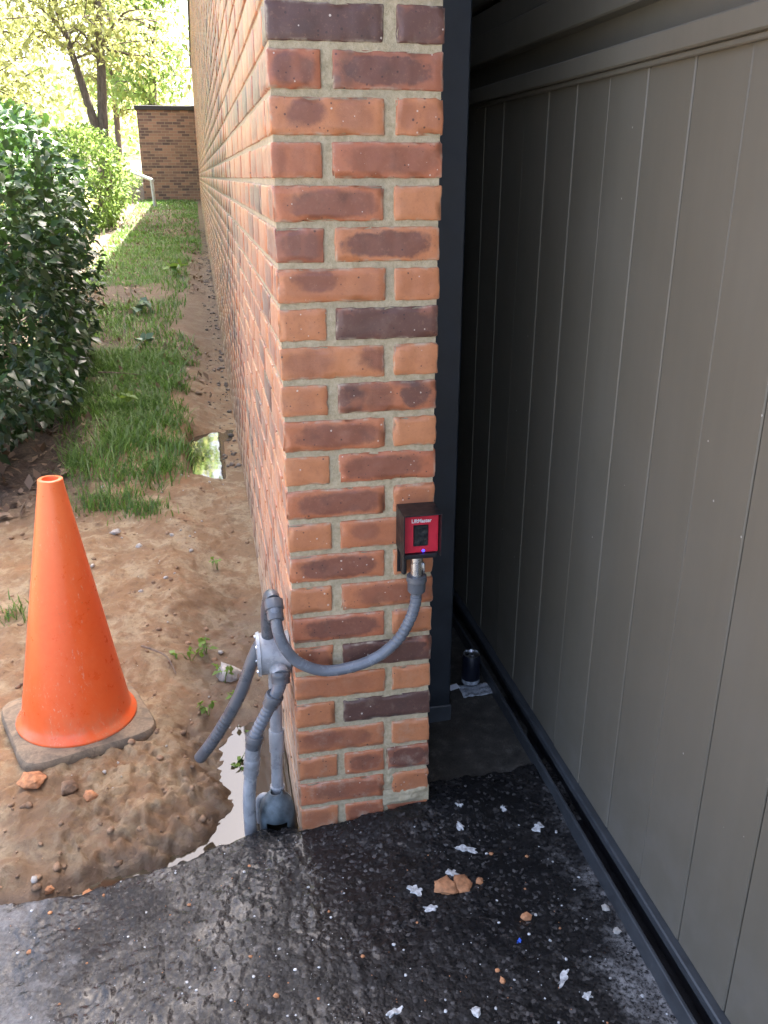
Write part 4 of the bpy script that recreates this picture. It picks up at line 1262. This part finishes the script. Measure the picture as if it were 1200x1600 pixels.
# loose grit and clods ------------------------------------------------
def scatter(name, label, cat, pts, sizes, m, seed, flat=.7, bury=.2):
    rg = np.random.default_rng(seed)
    Vs, Fs, o_ = [], [], 0
    protos = [rock(None, 1.0, seed + q, flat) for q in range(8)]
    for i, (p, s) in enumerate(zip(pts, sizes)):
        V, F = protos[i % 8]
        a_ = rg.uniform(0, 6.28); ca, sa = math.cos(a_), math.sin(a_)
        W = np.stack([V[:, 0] * ca - V[:, 1] * sa, V[:, 0] * sa + V[:, 1] * ca, V[:, 2]], 1) * s
        Vs.append(W + np.array(p) + np.array([0, 0, s * flat * (.5 - bury)])); Fs.append(np.array(F) + o_); o_ += 12
    ob = link(name, mesh(name, np.concatenate(Vs), np.concatenate(Fs), M[m], True))
    return tag(ob, label, cat, None, 'stuff')
n_ = 520
px = RNG.uniform(-.66, .62, n_); py = RNG.uniform(-.72, .02, n_)
ok = (py < edge_y(px) - .01)
px, py = px[ok], py[ok]
dens = fbm(px, py, 4, 2, 201) + .5 * sst(.2, .6, px)
k_ = dens > -.15; px, py = px[k_], py[k_]
scatter('grit', 'pale grit and paint specks strewn over the asphalt', 'grit', np.stack([px, py, asphalt_z(px, py)], 1),   .0008 + .0034 * RNG.random(len(px)) ** 4, 'chip', 211, .4)
n_ = 110
px = RNG.uniform(-.66, .5, n_); py = RNG.uniform(-.65, -.05, n_); ok = py < edge_y(px) - .02; px, py = px[ok], py[ok]
scatter('clay_grit', 'crumbs of orange clay strewn over the asphalt', 'grit', np.stack([px, py, asphalt_z(px, py)], 1), .0012 + .0055 * RNG.random(len(px)) ** 4, 'clay', 223, .45, .35)
n_ = 1100
px = RNG.uniform(-1.0, -.02, n_); py = -.07 + 2.4 * RNG.random(n_) ** 1.5
ok = (py > edge_y(px) + .015); px, py = px[ok], py[ok]
pz = ground_z(px, py)
ok = (pz > -.035) | (RNG.random(len(px)) < .15); px, py, pz = px[ok], py[ok], pz[ok]
scatter('soil_clods', 'small clods of brown soil strewn over the dirt', 'soil', np.stack([px, py, pz], 1), .0018 + .011 * RNG.random(len(px)) ** 5, 'clod', 227, .6, .35)
n_ = 90
px = RNG.uniform(-.75, -.1, n_); py = -.05 + 2.6 * RNG.random(n_); ok = (py > edge_y(px) + .02); px, py = px[ok], py[ok]
scatter('pebbles', 'pale pebbles strewn over the dirt', 'pebbles', np.stack([px, py, ground_z(px, py)], 1), .002 + .009 * RNG.random(len(px)) ** 3, 'stone', 229)
# gravel at the foot of the wall further up
n_ = 600
py = 2.6 + 14 * RNG.random(n_) ** 1.3; px = -.015 - .14 * RNG.random(n_) ** 1.6
scatter('gravel', 'dark gravel along the foot of the brick wall', 'gravel', np.stack([px, py, ground_z(px, py)], 1), .004 + .016 * RNG.random(n_) ** 3, 'gravel', 233)

def twig(label, pts, r):
    o = MB().tube(smooth_path(pts, 4), [r * (1 - .5 * i / (4 * (len(pts) - 1))) for i in range(4 * (len(pts) - 1) + 1)], 6).build('twig', M['twig'])
    return tag(o, label, 'twig', 'twigs on the dirt')
def gp(x, y, h=.006): return (x, y, GZ_(x, y) + h)
twig('thin curved grey twig on the dirt right of the cone', [gp(-.40, .83, .012), gp(-.36, .80, .014), gp(-.32, .755, .016), gp(-.295, .70, .010)], .0035)
twig('thin straw stem lying on grass beside the hedge', [gp(-.86, 4.4, .05), gp(-.72, 4.35, .06), gp(-.55, 4.32, .04)], .006)

# ------------------------------------------------------------------ plants
def blades(P, h, rng, lean=.45, wid=.006):
    n = len(P)
    az = rng.uniform(0, 2 * math.pi, n)
    d = np.stack([np.cos(az), np.sin(az), np.zeros(n)], 1)
    s = np.stack([-np.sin(az), np.cos(az), np.zeros(n)], 1)
    hh = (h * (.5 + .8 * rng.random(n)))[:, None]
    le = (lean * (.3 + rng.random(n)))[:, None]
    w = (wid * (.6 + .8 * rng.random(n)))[:, None]
    up = np.array([0, 0, 1.0])
    b0, b1 = P - s * w / 2, P + s * w / 2
    m = P + up * hh * .6 + d * hh * le * .45
    m0, m1 = m - s * w * .4, m + s * w * .4
    t = P + up * hh * .95 + d * hh * le * 1.25
    V = np.stack([b0, b1, m1, m0, t], 1).reshape(-1, 3)
    o = (np.arange(n) * 5)[:, None]
    F = np.concatenate([o + np.array([[0, 1, 2]]), o + np.array([[0, 2, 3]]), o + np.array([[3, 2, 4]])], 0)
    r_ = rng.random(n)
    return V, F, np.repeat(np.stack([r_, r_, r_, np.ones(n)], 1), 5, 0)

def grass(name, label, n, xr, yr, maskf, h, seed, wid=.006, m='grass', ypow=1.0):
    rg = np.random.default_rng(seed)
    x = rg.uniform(*xr, n); y = yr[0] + (yr[1] - yr[0]) * rg.random(n) ** ypow
    k = maskf(x, y) > rg.random(n); x, y = x[k], y[k]
    P = np.stack([x, y, ground_z(x, y) - .004], 1)
    hv = h * (.7 + .6 * (fbm(x, y, 3, 2, seed) * .5 + .5))
    V, F, r_ = blades(P, hv, rg, 1.0, wid)
    return tag(link(name, mesh(name, V, F, M[m], False, {'rnd': r_})), label, 'grass', None, 'stuff')

def mask_near(x, y):
    lo = np.interp(y, [2.05, 2.3, 3, 4.5, 6, 9], [-.78, -.85, -.98, -1.1, -1.3, -1.5])
    hi = np.interp(y, [2.05, 2.4, 3.2, 4.5, 6, 9], [-.42, -.26, -.25, -.26, -.27, -.30])
    q = sst(0, .1, x - lo) * (1 - sst(-.16, .04, x - hi + .16 * fbm(x, y, 5, 3, 303)))
    bare = sst(.05, .35, fbm(x, y, 2.3, 3, 307)) * .85
    return q * (1 - bare) * sst(1.95, 2.9, y + .45 * fbm(x, y, 5, 3, 311))
grass('grass', 'lush green grass between the hedge and the dirt path', 26000, (-1.3, -.15), (1.95, 5.2), mask_near, .075, 31, .0055)
def mask_mid(x, y):
    return (1 - sst(-.40, -.25, x + .25 * fbm(x, y, 1.5, 3, 313))) * (1 - .9 * sst(.0, .3, fbm(x, y, .9, 3, 317)))
grass('grass', 'thinner green grass running on along the wall', 15000, (-1.5, -.15), (4.8, 13), mask_mid, .06, 33, .008, 'grass', 1.1)
grass('grass', 'sparse lawn in front of the far brick building', 14000, (-1.6, -.1), (12, 24), lambda x, y: .25 + .75 * sst(-.2, .3, fbm(x, y, .8, 3, 319)), .06, 35, .014)
grass('ground_cover', 'sunlit green ground cover beyond the shade of the wall', 24000, (-9, -1.3), (6, 40), lambda x, y: (.4 + .6 * sst(-.2, .2, fbm(x, y, .5, 3, 321))) * sst(1.5, 2.4, -x), .16, 37, .035, 'tree2')
# tufts on the bare dirt
def tuft(x, y, n, sp, h, seed, label):
    rg = np.random.default_rng(seed)
    q = rg.normal(size=(n, 2)) * sp
    P = np.stack([q[:, 0], q[:, 1], ground_z(x + q[:, 0], y + q[:, 1]) - GZ_(x, y) - .003], 1)
    V, F, r_ = blades(P, np.full(n, h), rg, .8, .004)
    return tag(link('grass_tuft', mesh('grass_tuft', V, F, M['grass'], False, {'rnd': r_}), None, (x, y, GZ_(x, y))), label, 'grass', 'grass tufts on the dirt', 'stuff')
tuft(-.44, 1.93, 260, .055, .045, 1, 'dull green grass tuft alone on bare dirt below the lush grass')
tuft(-.62, 2.05, 300, .07, .07, 2, 'grass tuft at the foot of the hedge behind the cone')
tuft(-.83, 1.12, 70, .035, .05, 3, 'small grass tuft left of the cone')

def weed(x, y, n, sp, size, seed, label, m='weed', name='weed', hgt=.05):
    rg = np.random.default_rng(seed)
    z = GZ_(x, y)
    t = thing(name, label, 'weed' if name == 'weed' else 'plant', (x, y, z), 'small plants on the ground')
    st = MB()
    P = []
    for k in range(max(3, n // 5)):
        a_ = rg.uniform(0, 6.28); rr_ = sp * rg.random() ** .5
        tip = (x + rr_ * math.cos(a_), y + rr_ * math.sin(a_), z + hgt * rg.uniform(.5, 1.1))
        mid_ = (x + rr_ * .4 * math.cos(a_), y + rr_ * .4 * math.sin(a_), z + hgt * .55)
        st.tube([(x, y, z - .01), mid_, tip], [.0014, .0011, .0007], 5)
        for q in range(5):
            f_ = rg.uniform(.35, 1)
            P.append([mid_[i] + (tip[i] - mid_[i]) * f_ + rg.normal() * .004 for i in range(3)])
    st.build('stem', M[m], t)
    P = np.array(P) - np.array([x, y, z])
    V, F, r_ = leaf_cloud(P, size, rg, .9, .7, .1)
    link('foliage', mesh('foliage', V, F, M[m], True, {'rnd': r_}), t)
    return t
weed(-.255, .80, 16, .06, .024, 1, 'small bright green weed on damp dirt left of the mossy stone')
weed(-.205, .86, 14, .05, .022, 2, 'small bright green weed behind the mossy stone')
weed(-.155, .70, 18, .05, .022, 3, 'small weed growing in front of the mossy stone')
weed(-.103, .44, 10, .03, .020, 4, 'small weed in the puddle beside the hanging conduit')
weed(-.135, .345, 10, .03, .018, 5, 'tiny weed in the puddle under the hanging conduit end')
weed(-.205, .54, 9, .03, .018, 6, 'tiny weed at the dirt bank left of the hanging conduit')
weed(-.155, 1.45, 6, .02, .016, 7, 'tiny weed on dirt beside the wall foot')
weed(-.125, .59, 10, .03, .020, 8, 'small weed between the mossy stone and the puddle')
weed(-.63, 5.3, 10, .10, .09, 9, 'pale broad leaved plant in the leaf litter beside the hedge', 'ivy', 'ground_plant', .10)
weed(-.72, 6.8, 12, .14, .11, 10, 'pale broad leaved plant farther back beside the hedge', 'ivy', 'ground_plant', .12)
weed(-.42, 9.2, 12, .14, .12, 11, 'green broad leaved plant amid the thin grass', 'weed', 'ground_plant', .14)
weed(-.62, 3.55, 10, .08, .06, 12, 'bright green sprig standing above the lush grass', 'weed', 'ground_plant', .13)

# dead leaves
n_ = 5200
px = RNG.uniform(-1.6, -.12, n_); py = 1.9 + 20 * RNG.random(n_) ** 1.4
pz = ground_z(px, py) + .006
kz = ((fbm(px, py, 1.4, 3, 331) > .05) & (py > 3.2)) | (px < -.80); px, py, pz = px[kz], py[kz], pz[kz]
V, F, r_ = leaf_cloud(np.stack([px, py, pz], 1), .045 + .02 * RNG.random(len(px)), RNG, 3.0, .55, .0, None, np.array([0, 0, .0]))
V[:, 2] = np.maximum(V[:, 2], ground_z(V[:, 0], V[:, 1], False) + .001)
tag(link('leaf_litter', mesh('leaf_litter', V, F, M['litter'], False, {'rnd': r_})), 'brown dead leaves lying along the foot of the hedge', 'leaf litter', None, 'stuff')

# hedge ---------------------------------------------------------------
def shrub(name, label, c, rad, n, size, seed, m, big=0, stems=7, zmin=.05, boxy=False):
    rg = np.random.default_rng(seed)
    x, y = c; z = GZ_(x, y) if y < 8 else float(ground_z(np.array([x]), np.array([y]), False)[0])
    t = thing(name, label, 'shrub', (x, y, z))
    st = MB()
    for k in range(stems):
        a_ = rg.uniform(0, 6.28); q = rg.uniform(.3, .75)
        ex, ey = rad[0] * q * math.cos(a_), rad[1] * q * math.sin(a_)
        pts = [(x + ex * .15, y + ey * .15, z - .05), (x + ex * .5, y + ey * .5, z + rad[2] * .5), (x + ex, y + ey, z + rad[2] * rg.uniform(.8, 1.4))]
        st.tube(smooth_path(pts, 4), [.03 - .0025 * i for i in range(9)], 7)
        for b_ in range(5):
            f_ = rg.uniform(.3, 1)
            p0 = Vector(pts[0]).lerp(Vector(pts[2]), f_)
            p1 = p0 + Vector((rg.normal() * rad[0] * .35, rg.normal() * rad[1] * .35, rg.uniform(-.1, .3)))
            st.tube([p0, (p0 + p1) / 2 + Vector((0, 0, .04)), p1], [.009, .006, .003], 5)
    st.build('stem', M['bark'], t)
    # clumps spread over a lumpy shell, thinner inside
    d = rg.normal(size=(n, 3)); d /= np.linalg.norm(d, axis=1)[:, None]
    dn = d
    if boxy: d = d / (np.sum(np.abs(d) ** 4, axis=1) ** .25)[:, None]
    lump = 1 + (.14 if boxy else .22) * fbm(d[:, 0] * 2.1 + seed, d[:, 1] * 2.1, 1.0, 3, seed, .6, d[:, 2] * 2.1) + .10 * fbm(d[:, 0], d[:, 1], 5, 2, seed + 5, .5, d[:, 2])
    rr_ = (1 - .30 * rg.random(n) ** 1.6) * lump
    P = d * rr_[:, None] * np.array(rad) + np.array([0, 0, rad[2] * .92])
    hole = fbm(P[:, 0], P[:, 1], 3.2, 2, seed + 9, .5, P[:, 2])
    keep = (P[:, 2] > zmin) & (hole > -.38)
    P, d = P[keep], dn[keep]
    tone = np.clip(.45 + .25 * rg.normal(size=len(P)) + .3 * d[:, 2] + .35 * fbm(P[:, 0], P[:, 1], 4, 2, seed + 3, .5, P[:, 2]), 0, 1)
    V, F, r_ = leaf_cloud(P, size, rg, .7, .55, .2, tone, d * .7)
    fo = link('foliage', mesh('foliage', V, F, M[m], True, {'rnd': r_}), t); tag(fo, None, None, None, 'stuff')
    if big:
        # the sprays that stand out in front are single leaves
        protos = []
        for q in range(6):
            v, f, rr2 = leaf_cloud(np.zeros((1, 3)), size * 1.05, np.random.default_rng(seed + 50 + q), .7, .55, .2, np.array([.15 + .09 * q]))
            protos.append(mesh('leaf', v, f, M[m], True, {'rnd': rr2}))
        vis = [i for i in range(len(P)) if d[i, 1] < .2 and d[i, 0] > -.6 and P[i, 2] > .1]
        rg.shuffle(vis)
        for j, i in enumerate(vis[:big]):
            o = link('leaf', protos[j % 6], t, tuple(P[i] + d[i] * .03))
            o.rotation_euler = (0, 0, rg.uniform(0, 6.28))
    return t
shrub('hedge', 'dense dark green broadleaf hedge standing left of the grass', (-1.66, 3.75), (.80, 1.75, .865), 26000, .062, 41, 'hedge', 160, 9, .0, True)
shrub('hedge', 'dark hedge section behind and left of the front one', (-2.25, 7.0), (1.05, 1.7, 1.0), 9000, .085, 43, 'hedge', 0, 7)
shrub('sunlit_shrub', 'sunlit yellow green shrub below the forked tree near the far building', (-2.15, 16.6), (.80, 1.3, .95), 5000, .10, 47, 'tree2', 0, 6)
shrub('sunlit_shrub', 'bright sunlit bush at the edge of the shade halfway along', (-2.45, 11.6), (.80, 1.6, .80), 5500, .09, 49, 'tree', 0, 6)
shrub('sunlit_shrub', 'large sunlit bush behind the hedge left of the forked tree', (-3.6, 15.5), (1.4, 1.8, 1.1), 5000, .13, 53, 'tree2', 0, 6)

# trees ----------------------------------------------------------------
def tree(label, base, stems, r0, height, crown_lo, spread, nleaf, size, seed, m, group='trees beyond the hedge', leafbias=0.0):
    rg = np.random.default_rng(seed)
    x, y = base; z = float(ground_z(np.array([x]), np.array([y]), False)[0])
    t = thing('tree', label, 'tree', (x, y, z - .1), group)
    tr = MB(); lb = MB(); tips = []
    paths = []
    for s_ in stems:
        pts = [(x + p[0], y + p[1], z + p[2]) for p in s_['pts']]
        P = smooth_path(pts, 6)
        n = len(P)
        tr.tube(P, [s_['r'] * (1 - .75 * i / (n - 1)) for i in range(n)], 12)
        paths.append((P, s_['r']))
    for P, r in paths:
        n = len(P)
        for i in range(n):
            h = P[i].z - z
            if h < crown_lo: continue
            for q in range(2):
                a_ = rg.uniform(0, 6.28); ln = spread * rg.uniform(.5, 1.0) * (1 - .35 * (h / height))
                dd = Vector((math.cos(a_), math.sin(a_), rg.uniform(-.05, .55)))
                e = P[i] + dd * ln
                m1 = P[i] + dd * ln * .5 + Vector((0, 0, rg.uniform(-.1, .25)))
                rb = r * .35 * (1 - .6 * i / n)
                bp = smooth_path([P[i], m1, e - Vector((0, 0, .15 * ln * rg.random()))], 4)
                lb.tube(bp, [rb * (1 - .85 * k / (len(bp) - 1)) for k in range(len(bp))], 6)
                for b_ in range(5):
                    f_ = bp[int(rg.integers(2, len(bp)))]
                    e2 = f_ + Vector((rg.normal(), rg.normal(), rg.normal() * .6)) * ln * .24
                    lb.tube([f_, (f_ + e2) / 2, e2], [rb * .35, rb * .22, rb * .1], 4)
                    tips += [f_.lerp(e2, .5), e2]
    tr.build('trunk', M['bark'], t, True)
    lb.build('limb', M['bark'], t, True)
    T = np.array([tuple(v) for v in tips])
    idx = rg.integers(0, len(T), nleaf)
    C = T[idx] + rg.normal(size=(nleaf, 3)) * np.array([.30, .30, .22]) * (spread / 2.4)
    tone = np.clip(.5 + .22 * rg.normal(size=nleaf) + .4 * (rg.random(len(T))[idx] - .5), 0, 1)
    V, F, r_ = leaf_cloud(C - np.array([x, y, z - .1]), size, rg, .8, .6, .25, tone)
    fo = link('crown', mesh('crown', V, F, M[m], True, {'rnd': r_}), t); tag(fo, None, None, None, 'stuff')
    return t
tree('forked tree with two grey stems standing behind the hedge', (-1.95, 18.2), [
    dict(pts=[(0, 0, -.2), (.04, 0, 1.0), (.10, .03, 2.0), (.18, .05, 3.0), (.25, .1, 4.5), (.35, .2, 6.5), (.5, .2, 9)], r=.135),
    dict(pts=[(.06, .02, 1.3), (-.10, .0, 2.0), (-.32, -.05, 3.0), (-.62, -.1, 4.4), (-1.0, 0, 7.0)], r=.105)], .15, 9, 2.9, 2.3, 9000, .12, 61, 'tree')
tree('yellow green tree filling the upper left behind the hedge', (-4.6, 14.5), [
    dict(pts=[(0, 0, -.2), (.1, 0, 1.5), (.0, .1, 3.2), (.3, .1, 5.5), (.4, .2, 8)], r=.15)], .15, 8, 1.4, 2.5, 8500, .12, 63, 'tree')
tree('green tree right of the forked stems above the brick building', (-1.6, 35), [
    dict(pts=[(0, 0, -.2), (.1, 0, 2), (.3, .1, 4.5), (.2, .1, 7.5), (.4, .2, 11)], r=.2)], .2, 11, 2.5, 3.2, 8000, .22, 67, 'tree2')
tree('tall pale tree farther back in the bright light', (-6.5, 30), [
    dict(pts=[(0, 0, -.2), (-.1, 0, 2.5), (.2, .1, 5.5), (.1, .1, 9), (.4, .2, 13)], r=.22)], .2, 13, 2.0, 3.4, 8000, .22, 71, 'tree')
tree('leafy tree at the left beyond the yellow green one', (-9.0, 22), [
    dict(pts=[(0, 0, -.2), (-.1, 0, 2.5), (.2, .1, 5.5), (.1, .1, 9)], r=.2)], .2, 9, 1.5, 3.0, 8000, .18, 73, 'tree2')
tree('slim far tree between the forked stems and the building', (-3.4, 42), [
    dict(pts=[(0, 0, -.2), (.1, 0, 3), (.0, .1, 6), (.3, .1, 11)], r=.16)], .2, 11, 2.0, 3.4, 7000, .24, 79, 'tree')

# far woodland mass
n_ = 16000
wx = RNG.uniform(-45, 25, n_); wy = RNG.uniform(52, 75, n_)
hh = 4.5 + 3 * fbm(wx, wy, .12, 3, 401)
wz = ground_z(wx, wy, False) + hh * RNG.random(n_) ** .8
kk = fbm(wx, wy, .35, 3, 403, .5, wz) > -.12
P = np.stack([wx, wy, wz], 1)[kk]
V, F, r_ = leaf_cloud(P, .55, RNG, .6, .7, .2)
tag(link('woodland', mesh('woodland', V, F, M['tree2'], False, {'rnd': r_})), 'far off sunlit wood closing the view', 'woodland', None, 'stuff')
